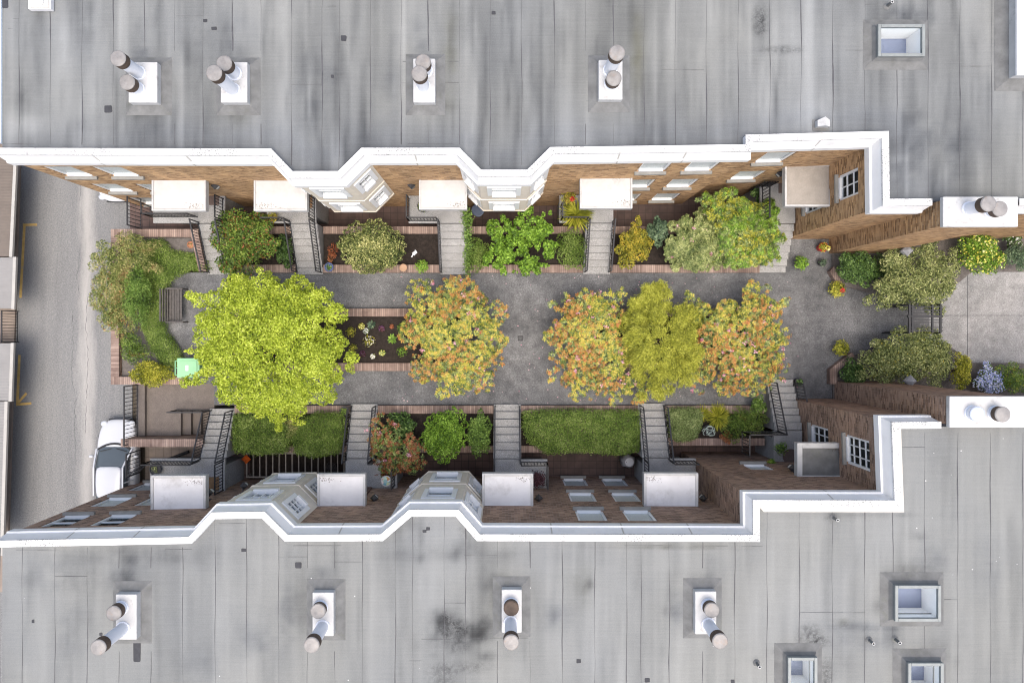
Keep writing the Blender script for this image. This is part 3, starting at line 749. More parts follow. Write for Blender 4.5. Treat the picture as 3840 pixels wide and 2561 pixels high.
bbl = [(300,2180,220,40,.2,''),(490,2165,55,80,.3,'cool'),(230,2140,160,60,.15,'cool'),(260,2350,60,110,.16,'cool'),(330,2370,30,60,.22,''),(1075,2310,40,150,.28,'cool'),(1205,2160,45,28,.5,'cool'),(1150,2300,35,120,.2,''),
 (1672,2345,26,46,1.3,'speck'),(1726,2358,28,36,1.2,'speck'),(1700,2340,80,50,.5,''),(1720,2410,150,50,.38,''),(1650,2350,30,60,.4,''),(1820,2350,30,40,.4,''),(1790,2385,30,18,.7,'speck'),(1820,2345,12,40,.55,'speck'),(1720,2420,40,26,.6,'speck'),(1830,2460,60,16,.4,''),(1740,2500,110,20,.45,'speck'),(1660,2540,60,40,.45,'speck'),(1845,2185,50,70,.3,''),
 (1880,2250,24,60,.7,'moss'),(2180,2200,45,60,.3,'brown'),(2212,2185,12,30,.35,''),(2080,2310,50,50,.33,'cool'),(2540,2280,36,70,.4,'cool'),(2660,2160,40,70,.2,'cool'),(2600,2160,60,16,.25,''),(2490,2290,16,16,.4,''),
 (3500,2110,60,55,.45,'cool'),(3420,2140,70,22,.4,''),(3335,2220,30,60,.5,''),(3310,2280,40,30,.4,''),(3160,2332,18,12,.35,'brown'),(3180,2346,34,12,.3,'speck'),(3250,2350,150,16,.35,'cool'),(3300,2400,160,40,.22,'cool'),(3040,2385,45,40,.9,'speck'),(3070,2410,36,18,.7,'speck'),
 (3098,2530,20,60,.95,'speck'),(2960,2440,60,20,.5,'speck'),(3150,2480,60,70,.16,''),(3120,1940,26,14,.6,'speck'),(3560,2440,60,60,.2,''),(3450,2010,30,14,.35,''),(2000,2000,60,60,-.1,''),(760,2480,80,80,.2,'cool'),(950,2400,60,80,.3,'cool'),(1580,2040,16,100,.25,''),(1760,1985,40,40,.3,'speck'),(1740,2065,60,40,.25,''),(3700,2150,60,140,.1,'cool'),
 (560,2080,260,34,.28,''),(1750,2080,260,24,.22,''),(2500,2048,200,8,.5,'brown'),(3250,1930,240,10,.2,''),(1480,1960,60,30,.25,'')]
tr, tout = roof_sheet(TB, TW, 17.0, 1, 3, tbl, [inset(h, .06) for h in hT], .40, 1.0, 1.25)
br, bout = roof_sheet(BB, BW, -17.0, -1, 8, bbl, [inset(h, .06) for h in hB], .29, .15, .7)
SK_T = hT + [(X(a,7.9)-.35, X(c_,7.9)+.35, Y(e,7.9)-.35, Y(f_,7.9)+.35) for a,c_,f_,e in ((481,589,233,385),(827,927,233,385),(1549,1632,220,385),(2245,2335,225,374))]
seams(tr, [72,189,308,425,542,655,761,872,978,1093,1208,1272,1389,1504,1606,1723,1838,1956,2079,2196,2300,2415,2532,2649,2768,2887,3004,3123,3243,3363,3480,3599,3718,3835], 15, 3.2, tout, SK_T,
      [(50,72,72),(30,50,110),(660,760,62),(0,130,540),(760,880,545),(1530,1700,541),(1510,1720,232),(2196,2300,380),(3600,3720,250),(1093,1208,318),(3243,3290,18),(1504,1720,312),(2480,2640,262),(3170,3240,190),(1230,1260,25)])
SK_B = hB + [(X(a,7.9)-.35, X(c_,7.9)+.35, Y(e,7.9)-.35, Y(f_,7.9)+.35) for a,c_,f_,e in ((433,512,2228,2398),(1171,1251,2221,2385),(1881,1957,2210,2372),(2607,2687,2217,2378))]
seams(br, [0,84,206,328,446,566,685,807,925,1045,1151,1255,1359,1483,1547,1666,1746,1866,1987,2109,2230,2350,2404,2510,2634,2755,2876,2998,3121,3242,3348,3467,3591,3714,3835], -15, -3.0, bout, SK_B,
      [(60,220,2061),(620,720,2058),(820,920,1962),(1045,1151,2087),(1100,1280,2045),(1580,1690,2395),(1690,1980,2391),(1535,1580,2476),(1740,1866,2080),(2340,2520,2045),(2600,2730,2046),(2780,2860,2047),(206,328,2160),(446,566,2187),(1666,1746,2260),(3540,3590,2247),(3690,3725,2113),(2998,3121,2295),(3121,3242,2296),(3348,3467,1676),(1255,1359,2106)])
patches(tr, [(770,79,14,11),(803,108,20,11),(406,410,29,26),(605,301,17,20),(605,338,18,20),(1289,145,21,21),(1247,288,12,12),(1851,50,14,13),(20,15,22,34)])
patches(br, [(915,2062,19,12),(125,2328,9,12),(514,2443,27,74),(379,2377,11,12),(1119,2118,25,22),(1605,1982,14,12),(1592,1991,14,11),(2170,2477,17,15),(2427,2549,20,15),(2747,2554,14,14)])
g_ = MB(); g_.box(-17.02, -16.9, 6.4, 17, 7.3, 7.56); g_.build('gutter', M['gutter'], TB)
rr = random.Random(4)
mb = MB()
for _ in range(14):
    px, py = rr.uniform(3400, 3830), rr.uniform(1640, 2200)
    x, y = X(px, RF), Y(py, RF); s_ = rr.choice([.008, .012, .02]); mb.box(x-s_, x+s_, y-s_, y+s_, RF+.001, RF+.009)
for _ in range(12):
    px, py = rr.uniform(20, 2800), rr.uniform(2070, 2550)
    x, y = X(px, RF), Y(py, RF); s_ = rr.choice([.007, .01, .017]); mb.box(x-s_, x+s_, y-s_*rr.uniform(.6,1.6), y+s_, RF+.001, RF+.009)
mb.build('speckles', M['white'], br)

# ------------------------------------------------------------------ roof furniture
def flue(parent, base, cap, ztop, capm='cap', colm='rust', r=.2):
    bx, by = base; cx, cy = cap
    k = math.hypot(cx-XN, cy-YN)/math.hypot(bx-XN, by-YN); zc = H-(H-ztop)/k; zc = max(zc, ztop+.22)
    # plan position: the mean of where the base and the cap put it
    p0 = Vector(P(bx, by, ztop)); p1 = Vector(P(cx, cy, zc)); x, y = (p0.x*.4+p1.x*.6), (p0.y*.4+p1.y*.6)
    rc = .245; ch = min(.3, (zc-ztop)*.6)
    m = MB(); m.lathe((x, y, 0), [(r*1.22, ztop-.01), (r*1.18, ztop+.035), (r, ztop+.045), (r, zc-ch*.6)], 24)
    fo = m.build('flue_pipe', M['pipe'], parent, smooth=False)
    m = MB(); m.lathe((x, y, 0), [(rc*.93, zc-ch), (rc, zc-ch+.01), (rc, zc-.03)], 24); m.build('flue_collar', M[colm], fo)
    m = MB(); m.lathe((x, y, 0), [(rc*1.02, zc-.035), (rc*1.02, zc-.01), (rc*.9, zc+.012), (.02, zc+.03)], 24); m.build('flue_cap', M[capm], fo)
def stack(label, rect, flues, group):
    zt = 7.9; x0, x1, y0, y1 = X(rect[0],zt), X(rect[1],zt), Y(rect[3],zt), Y(rect[2],zt)
    t = thing('flue_stack', label, 'chimney', ((x0+x1)/2, (y0+y1)/2, RF), group)
    m = MB(); m.box(x0, x1, y0, y1, RF+.012, zt); m.build('stack_box', M['white'], t, bevel=.03)
    m = MB(); g = .3
    m.add([(x0-g,y0-g,RF+.004),(x1+g,y0-g,RF+.004),(x1+g,y1+g,RF+.004),(x0-g,y1+g,RF+.004),(x0-.03,y0-.03,RF+.14),(x1+.03,y0-.03,RF+.14),(x1+.03,y1+.03,RF+.14),(x0-.03,y1+.03,RF+.14)],
          [(0,1,5,4),(1,2,6,5),(2,3,7,6),(3,0,4,7),(4,5,6,7)]); m.build('flashing', M['flash'], t)
    for fl_ in flues: flue(t, fl_[0], fl_[1], zt, fl_[2] if len(fl_) > 2 else 'cap')
GS = 'white box flue stacks on the roofs'
stack('white flue stack beside two small dark patches, farthest left on the upper roof', (481,589,233,385), [((523,272),(440,221)),((517,336),(476,308))], GS)
stack('white flue stack with rust crumbs beside it, second from the left on the upper roof', (827,927,233,385), [((885,272),(837,241)),((878,336),(800,276))], GS)
stack('white flue stack with two overlapping grey caps on the upper roof above the first bays', (1549,1632,220,385), [((1604,264),(1581,234)),((1589,327),(1572,276))], GS)
stack('white flue stack with two vertical flues, farthest right on the upper roof', (2245,2335,225,374), [((2289,266),(2313,198)),((2293,317),(2302,294))], GS)
stack('white flue stack beside a long dark patch, farthest left on the lower roof', (433,512,2228,2398), [((459,2283),(423,2296)),((464,2359),(366,2425))], GS)
stack('white flue stack beside yellow moss crumbs on the lower roof', (1171,1251,2221,2385), [((1208,2279),(1189,2289)),((1213,2351),(1166,2417))], GS)
stack('white flue stack with rusty cap beside black speckled stains on the lower roof', (1881,1957,2210,2372), [((1917,2266),(1917,2281),'rust'),((1919,2334),(1914,2408))], GS)
stack('white flue stack farthest right on the lower roof', (2607,2687,2217,2378), [((2655,2270),(2670,2287)),((2661,2338),(2698,2406))], GS)

def brick_chimney(label, rect, zt, flues, matname, side):
    x0, x1, y0, y1 = X(rect[0],zt), X(rect[1],zt), Y(rect[3],zt), Y(rect[2],zt)
    t = thing('brick_chimney', label, 'chimney', ((x0+x1)/2, (y0+y1)/2, 0), 'brick chimneys at the courtyard entrance')
    m = MB(); m.box(x0+.1, x1-.1, y0+.07, y1-.07, ZP, zt-.18); m.build('shaft', M[matname], t)
    m = MB(); m.box(x0, x1, y0, y1, zt-.18, zt); m.build('chimney_cap', M['white'], t, bevel=.02)
    for f_ in flues: flue(t, f_[0], f_[1], zt, *f_[2:])
brick_chimney('brick chimney with white cap and two grey flue caps beside the upper roof', (3537,3818,738,851), 8.1, [((3632,782),(3708,766)),((3716,795),(3750,781))], 'brick_tan', 1)
brick_chimney('brick chimney with white cap and one pale blue flue cap beside the lower roof', (3561,3870,1486,1603), 8.1, [((3645,1548),(3666,1553),'pale_cap','pipe',.22),((3728,1550),(3761,1553))], 'brick_dark', -1)

def skylight(label, s):
    x0, x1, y0, y1 = skyrect(s); zt = ZS; f = .075
    t = thing('skylight', label, 'skylight', ((x0+x1)/2, (y0+y1)/2, RF), 'roof skylights')
    g = .34; m = MB(); z0, z1 = RF+.004, zt-.12
    m.add([(x0-g,y0-g,z0),(x1+g,y0-g,z0),(x1+g,y1+g,z0),(x0-g,y1+g,z0),(x0-.1,y0-.1,RF+.1),(x1+.1,y0-.1,RF+.1),(x1+.1,y1+.1,RF+.1),(x0-.1,y1+.1,RF+.1),
           (x0,y0,z1),(x1,y0,z1),(x1,y1,z1),(x0,y1,z1)],
          [(0,1,5,4),(1,2,6,5),(2,3,7,6),(3,0,4,7),(4,5,9,8),(5,6,10,9),(6,7,11,10),(7,4,8,11)]); m.build('curb', M['flash'], t)
    m = MB()
    m.box(x0-.03, x0+f, y0-.03, y1+.03, z1, zt); m.box(x1-f, x1+.03, y0-.03, y1+.03, z1, zt); m.box(x0+f, x1-f, y0-.03, y0+f, z1, zt); m.box(x0+f, x1-f, y1-f, y1+.03, z1, zt)
    m.build('skylight_frame', M['skyframe'], t, bevel=.015)
    m = MB(); m.box(x0+f, x1-f, y0+f, y1-f, zt-.045, zt-.04); m.build('pane', M['glass'], t)
    zb = 6.95; m = MB(); a, c_, e, d = x0+f-.01, x1-f+.01, y0+f-.01, y1-f+.01; zq = z1+.02
    for p, q in (((a,e),(c_,e)), ((c_,e),(c_,d)), ((c_,d),(a,d)), ((a,d),(a,e))):
        m.add([(p[0],p[1],zb),(q[0],q[1],zb),(q[0],q[1],zq),(p[0],p[1],zq)], [(0,1,2,3)])
    so_ = m.build('light_shaft', M['shaft'], t)
    m = MB(); m.add([(a,e,zb+.002),(c_,e,zb+.002),(c_,d,zb+.002),(a,d,zb+.002)], [(0,1,2,3)]); m.build('shaft_floor', M['skyfloor'], so_)
skylight('lone skylight over a white shaft on the upper roof', SKY[0])
skylight('largest skylight on the lower roof, with dark stains around it', SKY[1])
skylight('skylight with black stains on both sides, leftmost on the lower roof edge', SKY[2])
skylight('skylight below the two short vent pipes in the bottom right corner', SKY[3])

def vent(label, base, top):
    z = RF; k = math.hypot(top[0]-XN, top[1]-YN)/math.hypot(base[0]-XN, base[1]-YN); zt = min(8.3, max(7.8, H-(H-z)/k)); p = P(*top, zt)
    t = thing('vent_pipe', label, 'vent pipe', (p[0], p[1], z), 'thin roof vent pipes')
    m = MB(); m.lathe((p[0],p[1],0), [(.05,z),(.05,zt),(.032,zt),(.032,zt-.12)], 14); m.build('pipe', M['flash'], t)
    m = MB(); m.lathe((p[0],p[1],0), [(.12,z+.004),(.09,z+.03),(.055,z+.05)], 14); m.build('boot', M['flash'], t)
    m = MB(); m.lathe((p[0],p[1],0), [(.05,zt-.01),(.053,zt+.004),(.034,zt+.004),(.034,zt-.01)], 14); m.build('rim', M['white'], t)
vent('thin vent pipe just below the stepped white parapet of the lower roof', (3124,1940), (3142,1950))
vent('left one of the two vent pipes between the skylights', (3262,2397), (3276,2413))
vent('right one of the two vent pipes between the skylights', (3358,2394), (3375,2410))
vent('thin vent pipe left of the bottom edge skylights', (2838,2487), (2849,2500))
vent('thin vent pipe above the upper skylight at the top edge', (3327,26), (3346,8))
# gable vent and other boxes on the upper roof
p0 = P(3091, 470, RF); t = thing('gable_vent', 'small white gabled vent box on the upper roof above the step in the parapet', 'roof vent', p0)
x0, x1, y0, y1 = X(3068,7.75), X(3114,7.75), Y(474,7.75), Y(450,7.75); xm = (x0+x1)/2
m = MB(); m.add([(x0,y0,RF+.01),(x1,y0,RF+.01),(x1,y1,RF+.01),(x0,y1,RF+.01),(x0,y0,7.72),(x1,y0,7.72),(x1,y1,7.72),(x0,y1,7.72),(xm,y0,7.84),(xm,y1+.08,7.84)],
  [(0,1,5,8,4),(1,2,6,5),(2,3,7,9,6),(3,0,4,7),(4,8,9,7),(8,5,6,9)]); m.build('vent_hood', M['white'], t)
m = MB(); m.box(x0-.08, x1+.08, y0-.08, y1+.08, RF+.002, RF+.012); m.build('vent_flange', M['flash'], t)
p0 = P(148, 10, RF); t = thing('roof_hatch', 'pale square roof hatch in the top left corner of the upper roof', 'roof hatch', p0)
m = MB(); m.box(X(105,7.7), X(190,7.7), Y(35,7.7), Y(-50,7.7), RF+.01, 7.7); m.build('hatch_lid', M['white_old'], t, bevel=.02)
m = MB(); m.box(X(108,7.8), X(178,7.8), Y(26,7.8), Y(-40,7.8), 7.7, 7.74); m.build('hatch_panel', M['flash_cream'], t, bevel=.02)
m = MB(); m.lathe((X(145,7.8), Y(4,7.8), 7.74), [(.14,0),(.14,.04),(.1,.06)], 18); m.build('hatch_dome', M['white_old'], t)
t = thing('roof_parapet_box', 'white walled roof box cut off by the top right edge of the photo', 'roof box', P(3850, 130, RF))
m = MB(); m.box(X(3818,8.1), X(4100,8.1), Y(278,8.1), Y(-300,8.1), RF+.005, 8.0); m.build('box_wall', M['white'], t)
m = MB(); m.box(X(3815,8.1), X(4105,8.1), Y(281,8.1), Y(-305,8.1), 8.0, 8.09); m.build('box_coping', M['coping'], t, bevel=.015)
m = MB(); xa, ya = X(3818,8.1), Y(278,8.1); m.add([(xa-.35,ya-.35,RF+.006),(26,ya-.35,RF+.006),(26,ya,RF+.2),(xa,ya,RF+.2),(xa-.35,12.6,RF+.006),(xa,12.6,RF+.2)], [(0,1,2,3),(0,3,5,4)]); m.build('flashing', M['flash'], t)

# ------------------------------------------------------------------ stairs and railings
def railing(parent, pts, h=.9, sp=.13, posts=True, r=.03, name='railing'):
    m = MB()
    for a, c_ in zip(pts[:-1], pts[1:]):
        a = Vector(a); c_ = Vector(c_); up = Vector((0,0,h)); lo = Vector((0,0,.1))
        m.bar(a+up, c_+up, .055, .035); m.bar(a+lo, c_+lo, .035, .035)
        L_ = (c_-a).length; k = max(2, int(L_/sp))
        for i in range(1, k):
            p = a+(c_-a)*i/k; m.bar(p+lo, p+up, .022)
        for p in (a, c_): m.bar(p, p+up+Vector((0,0,.03)), .04)
    return m.build(name, M['iron'], parent)
NR, RISE = 8, .15
def stairs(label, x0, x1, yb, sgn, tread, lx0, lx1, yw, rails=(), extra=(), zb=0.0):
    t = thing('entry_stairs', label, 'stairs', ((x0+x1)/2, yb, zb), 'concrete entry stairs on both sides of the courtyard')
    zt = zb+NR*RISE
    m = MB(); prof = [(yb, ZP)]
    for i in range(NR-1):
        y = yb+sgn*tread*i; prof += [(y, zb+RISE*(i+1)-.045), (y+sgn*tread, zb+RISE*(i+1)-.045)]
    yl = yb+sgn*tread*(NR-1); prof += [(yl, ZP)]
    m.sweep([[(x, y, z) for y, z in prof] for x in (x0, x1)]); so_ = m.build('flight', M['concrete'], t)
    m = MB()
    for i in range(NR-1):
        y = yb+sgn*tread*i; m.box(x0-.015, x1+.015, y-sgn*.03, y+sgn*(tread-.022), zb+RISE*(i+1)-.045, zb+RISE*(i+1))
    m.build('treads', M['step'], so_, bevel=.01)
    m = MB(); m.box(lx0, lx1, yl+sgn*.0, yw, zt-.16, zt); 
    m.box(lx0+.1, lx1-.1, yl+sgn*.35, yw, ZP, zt-.16); m.build('landing', M['step'], t, bevel=.01)
    def sr(x): return [(x, yb+sgn*.05, zb+RISE), (x, yl+sgn*.02, zt)]
    for r_ in rails:
        x = x0+.05 if r_ == 'L' else x1-.05
        railing(t, sr(x))
    for e in extra: railing(t, [(x, y, zt) for x, y in e])
    return t
yt = wl[0][1]; tr_ = .298
YB = Y(1028)
def tl(px): return X(px, 1.2)
yl_t = YB+tr_*7
stairs('concrete stairs climbing to the upper building beside the curved hedge, leftmost of that side', X(787), X(884), YB, 1, tr_, tl(574), X(884), yt,
       ('L','R'), [[(tl(570), yt-.5), (tl(570)+.02, yl_t+.25), (X(787)-.02, yl_t+.25)], [(X(884)-.05, yl_t+.1), (X(884)-.05, yt-.15)]])
stairs('concrete stairs between the red leaf shrub and the round variegated shrub', X(1117), X(1213), YB, 1, tr_, tl(1000), X(1213), yt,
       ('L','R'), [[(tl(1003), yl_t+.08), (X(1117), yl_t+.08)], [(X(1213)-.05, yl_t+.1), (X(1213)-.05, yt-.15)]])
stairs('concrete stairs with climbing ivy along the right edge', X(1654), X(1751), YB, 1, tr_, tl(1532), X(1751), wl[3][1],
       ('L',), [[(tl(1535), wl[3][1]-.15), (tl(1535), yl_t+.08), (X(1654)-.02, yl_t+.08)]])
stairs('concrete stairs below the white canopy beside the spiky landing plants', X(2187), X(2284), YB+.02, 1, tr_, tl(2098), X(2284), wl[4][1],
       ('L','R'), [[(tl(2103), wl[4][1]-.5), (tl(2103), yl_t+.1), (X(2187)-.02, yl_t+.1)]])
xs5 = wl[8][0]-.06
stairs('concrete stairs hugging the brick wing below the tan gravel canopy', xs5-1.12, xs5, Y(1021), 1, .285, xs5-1.5, xs5, wl[7][1]+.0, (), [[(xs5-1.45, Y(1021)+2.1), (xs5-1.45, wl[7][1]-.2)]])
ybw = bl[3][1]; YD = Y(1517); yl_b = YD-tr_*7.3
stairs('concrete stairs to the lower building beside the brown areaway, leftmost of that side', X(793), X(884), Y(1533), -1, .286, tl(562), X(884), bl[0][1],
       ('L','R'), [[(tl(520), bl[0][1]+.9), (tl(566), Y(1533)-.286*7-.1), (X(793)-.02, Y(1533)-.286*7-.1)], [(X(884)-.05, Y(1533)-2.1), (X(884)-.05, bl[0][1]+.15)]])
stairs('concrete stairs to the lower building between the clipped hedge and the red rhododendron', X(1319), X(1417), Y(1516), -1, .318, X(1319), tl(1489), ybw,
       ('L','R'), [[(X(1417)-.02, Y(1516)-.318*7-.05), (X(1417)+.12, Y(1516)-.318*7-.05)], [(tl(1480), ybw+.9), (tl(1480), ybw+.15)]])
stairs('concrete stairs with thin side rails, below the drain and left of the long hedge', X(1853), X(1951), Y(1517), -1, .318, X(1853), tl(2053), ybw,
       ('L','R'), [[(X(1951), Y(1517)-.318*7-.1), (tl(2050), Y(1517)-.318*7-.1), (tl(2050), ybw+.15)], [(X(1853)+.05, Y(1517)-.318*7-.05), (X(1853)+.05, ybw+.9)]])
stairs('concrete stairs right of the long clipped hedge', X(2391), X(2488), Y(1514), -1, .318, X(2391), bl[5][0]-.02, ybw,
       ('L','R'), [[(X(2488), Y(1514)-.318*7-.08), (bl[5][0]-.12, Y(1514)-.318*7-.08)], [(X(2391)+.05, Y(1514)-.318*7-.05), (X(2391)+.05, ybw+.15)]])
xb5 = bl[8][0]
t = stairs('concrete stairs with a heavy black guard rail beside the lower right brick wing', X(2871), X(2968), Y(1425), -1, .3, X(2862), xb5-.05, bl[6][1], (), [])
yl5 = Y(1425)-2.1
railing(t, [(X(2875), Y(1425)-.05, RISE), (X(2875), yl5, 1.2)], 1.0, .13); railing(t, [(X(2875), yl5-.02, 1.2), (X(2780,1.2), yl5-.02, 1.2), (X(2780,1.2), yl5-.9, 1.2)], 1.0, .13)
railing(t, [(X(2968)+.05, Y(1425)-.1, RISE), (X(2968)+.05, Y(1425)-1.0, RISE*4)], .95, .13)

# guard rails standing on their own
def guard(label, pts, h, sp=.16):
    p = pts[0]; t = thing('guard_rail', label, 'railing', p, 'black guard rails above the lane')
    railing(t, pts, h, sp)
XG = ax0+.05
guard('black guard rail above the lane beside the brown areaway', [(XG, Y(1442,.16), .16), (XG, Y(1655,.16), .16)], 1.15)
guard('black guard rail above the lane beside the parked white car', [(XG, -5.2, .0), (XG, -6.2, .0)], 1.15)
guard('black guard rail above the lane by the upper building', [(X(528), Y(720), -.1), (X(528), Y(858), -.1)], 1.2)
guard('low black rail along the top of the descending brown steps', [(-14.6, -3.42, -.02), (-13.0, -3.42, -.02)], .95)

# ------------------------------------------------------------------ planters
def planter(label, rects, soil, soilm='soil', zs=.05):
    """rects: brick coping strips (x0,x1,y0,y1,z_top,axis); soil: list of polygons"""
    x, y = rects[0][0], rects[0][2]; t = thing('brick_planter', label, 'planter', (x, y, 0), 'brick edged planting beds')
    for i, (x0, x1, y0, y1, zt, axn) in enumerate(rects):
        m = MB(); m.box(x0+.02, x1-.02, y0+.02, y1-.02, ZP, zt-.09); wo = m.build('planter_wall', M['brick_dark'], t)
        m = MB(); m.box(x0, x1, y0, y1, zt-.09, zt); m.build('coping', M['cope_x' if axn == 0 else 'cope_y'], wo, bevel=.012)
    for pl in soil:
        m = MB(); m.prism(pl, ZP, zs); m.build('soil', M[soilm], t)
    return t
def rp(x0, x1, y0, y1): return [(x0,y0),(x1,y0),(x1,y1),(x0,y1)]
zt = .22; a0, a1 = Y(1023,zt), Y(993,zt); c0, c1 = Y(877,zt), Y(849,zt)
GP = 'brick edged planting beds'
for lab, xa, xb, sm in (('brick bed of the red leaf shrub between the two left stairs', X(884)+.03, X(1117)-.03, 'soil'), ('brick bed with bare soil around the round variegated shrub', X(1213)+.03, X(1654)-.03, 'soil'),
                    ('brick bed of the lime green shrub between stairs', X(1751)+.03, X(2187)-.03, 'soil'), ('brick bed of the yellow and olive rhododendrons by the gravel canopy', X(2284)+.03, xs5-1.16, 'soil')):
    planter(lab, [(xa, xb, a0, a1, zt, 0), (xa, xb, c0, c1, zt, 0)], [rp(xa, xb, a1, c0)], sm)
d0, d1 = Y(1521,zt), Y(1551,zt); e0, e1 = Y(1671,zt), Y(1697,zt)
for lab, xa, xb in (('brick bed of the two clipped mounds under the maple', X(884)+.03, X(1319)-.03), ('brick bed of the red rhododendron and the round green shrub', X(1417)+.03, X(1853)-.03), ('brick bed filled by the long clipped hedge', X(1951)+.03, X(2391)-.03)):
    planter(lab, [(xa, xb, d1, d0, zt, 0), (xa, xb, e1, e0, zt, 0)], [rp(xa, xb, e0, d1)])
xa, xb = X(2488)+.03, X(2862); planter('brick bed with the pale hedge and the coiled hose', [(xa, xb, d1, d0, zt, 0), (xa, xb, Y(1671,zt), Y(1643,zt), zt, 0)], [rp(xa, xb, Y(1643,zt), d1)])
zc_ = .24; k0, k1, k2, k3 = Y(1157,zc_), Y(1187,zc_), Y(1361,zc_), Y(1391,zc_)
xa, xb = X(880), X(1760); th = k0-k1
planter('middle brick bed of dark soil and small flowers under the maple', [(xa, xb, k1, k0, zc_, 0), (xa, xb, k3, k2, zc_, 0), (xa, xa+th, k2, k1, zc_, 1), (xb-th, xb, k2, k1, zc_, 1)], [rp(xa+th, xb-th, k2, k1)], zs=.12)
xa, xb = X(2136,zc_), X(2880,zc_)
planter('middle brick bed under the golden thread shrub and two orange rhododendrons', [(xa, xb, k1, k0, zc_, 0), (xa, xb, k3, k2, zc_, 0), (xa, xa+th, k2, k1, zc_, 1), (xb-th, xb, k2, k1, zc_, 1)], [rp(xa+th, xb-th, k2, k1)], zs=.12)
# lane side bed with a curved inner edge
zt = .3; q0, q1 = Y(859,zt), Y(889,zt); xw = XL+.36
curve = [P(a-48, c_-6, .0)[:2] for a, c_ in ((770,1003),(700,1008),(650,1030),(615,1068),(600,1120),(600,1200),(610,1245),(640,1290),(668,1345),(675,1425))]
soilp = [(xw, Y(1413,zt)), (xw, q1), (X(770), q1)] + curve[0:]
soilp = soilp[:3] + [curve[0]] + curve[1:]
planter('curved planting bed of hedge and shrubs beside the lane', [(XL, X(744,zt), q1, q0, zt, 0), (XL, xw, Y(1413,zt), q1, zt, 1), (XL, X(690,zt), Y(1442,zt), Y(1413,zt), zt, 0)], [soilp], 'soil_grey')
# sloping brick cheek wall beside the leftmost stairs and wall south of the areaway
t = thing('garden_wall', 'sloping brick cheek wall beside the leftmost upper stairs', 'wall', (X(775), YB, 0))
m = MB(); xw0, xw1 = X(787)-.36, X(787)-.03
m.sweep([[(x, q1, ZP), (x, q1, 1.0), (x, YB+.1, .22), (x, YB+.1, ZP)] for x in (xw0+.02, xw1-.02)]); m.build('wall_body', M['brick_dark'], t)
m = MB(); m.sweep([[(x, q1, 1.0), (x, q1, 1.08), (x, YB+.08, .3), (x, YB+.08, .22)] for x in (xw0, xw1)]); m.build('coping', M['cope_y'], t)
t = thing('garden_wall', 'free standing brick wall with pale coping between areaway and lower left patio', 'wall', (X(600), Y(1660,1), 0))
m = MB(); z_ = 1.0; m.box(X(456,z_), X(757,z_), Y(1673,z_), Y(1648,z_), ZP, z_-.09); m.build('wall_body', M['brick_dark'], t)
m = MB(); m.box(X(452,z_), X(760,z_), Y(1676,z_), Y(1646,z_), z_-.09, z_); m.build('coping', M['cope_x'], t, bevel=.012)
for lab, pts in (('low angled brick wall around the dark boxwood at the entrance', [(3112,1018),(3128,1000),(3165,1080),(3150,1085)]), ('low angled brick wall at the foot of the lower chimney', [(3112,1385),(3195,1322),(3205,1335),(3140,1395),(3140,1440),(3112,1440)])):
    t = thing('garden_wall', lab, 'wall', P(*pts[0], 0)); m = MB(); m.prism([P(a, c_, .3)[:2] for a, c_ in pts], 0, .3); m.build('wall_body', M['cope_x'], t)
for lab, pl in (('entrance bed of shrubs below the upper chimney', [(3118,1015),(3118,935),(4200,800),(4200,1020),(3640,1020),(3560,1085),(3300,1110),(3165,1075)]), ('entrance bed of shrubs above the lower chimney', [(3120,1440),(3190,1340),(3300,1290),(3560,1300),(3640,1360),(4200,1365),(4200,1520),(3120,1500)])):
    m = MB(); pts = [P(a, c_, .0)[:2] for a, c_ in pl]; m.prism(pts, .0, .1); o = m.build('planting_bed', M['soil_grey'], None, loc=(pts[0][0], pts[0][1], 0)); tag(o, kind='structure')

# ------------------------------------------------------------------ foliage
def leaf_mesh(name, p, nrm, Ls, W, mat, parent, tdir=None, droop=.15, fold=.18):
    k = len(p); nrm = nrm/np.maximum(np.linalg.norm(nrm, axis=1, keepdims=True), 1e-6)
    if tdir is None: tdir = rng.normal(size=(k,3))
    t = tdir-(tdir*nrm).sum(1, keepdims=True)*nrm; t /= np.maximum(np.linalg.norm(t, axis=1, keepdims=True), 1e-6)
    b_ = np.cross(nrm, t); sc_ = rng.uniform(.7, 1.25, (k,1)); Ls = Ls*sc_; W = W*sc_
    v0 = p-t*Ls*.5; v2 = p+t*Ls*.5-nrm*Ls*droop; md = p+t*Ls*.05
    v1 = md+b_*W*.5+nrm*W*fold; v3 = md-b_*W*.5+nrm*W*fold
    co = np.stack([v0, v3, v2, v1], 1).reshape(-1, 3)
    o0 = np.array(root_of(parent).location); co = co-o0
    me = bpy.data.meshes.new(name); me.vertices.add(k*4); me.loops.add(k*4); me.polygons.add(k)
    me.vertices.foreach_set('co', co.astype(np.float32).ravel()); me.loops.foreach_set('vertex_index', np.arange(k*4, dtype=np.int32))
    me.polygons.foreach_set('loop_start', (np.arange(k)*4).astype(np.int32)); me.update(calc_edges=True)
    return link(name, me, mat, parent)
def unit(k, zmin=-1.0):
    d = rng.normal(size=(k*3, 3)); d /= np.linalg.norm(d, axis=1, keepdims=True); d = d[d[:,2] > zmin]
    while len(d) < k:
        e = rng.normal(size=(k*3, 3)); e /= np.linalg.norm(e, axis=1, keepdims=True); d = np.concatenate([d, e[e[:,2] > zmin]])
    return d[:k]
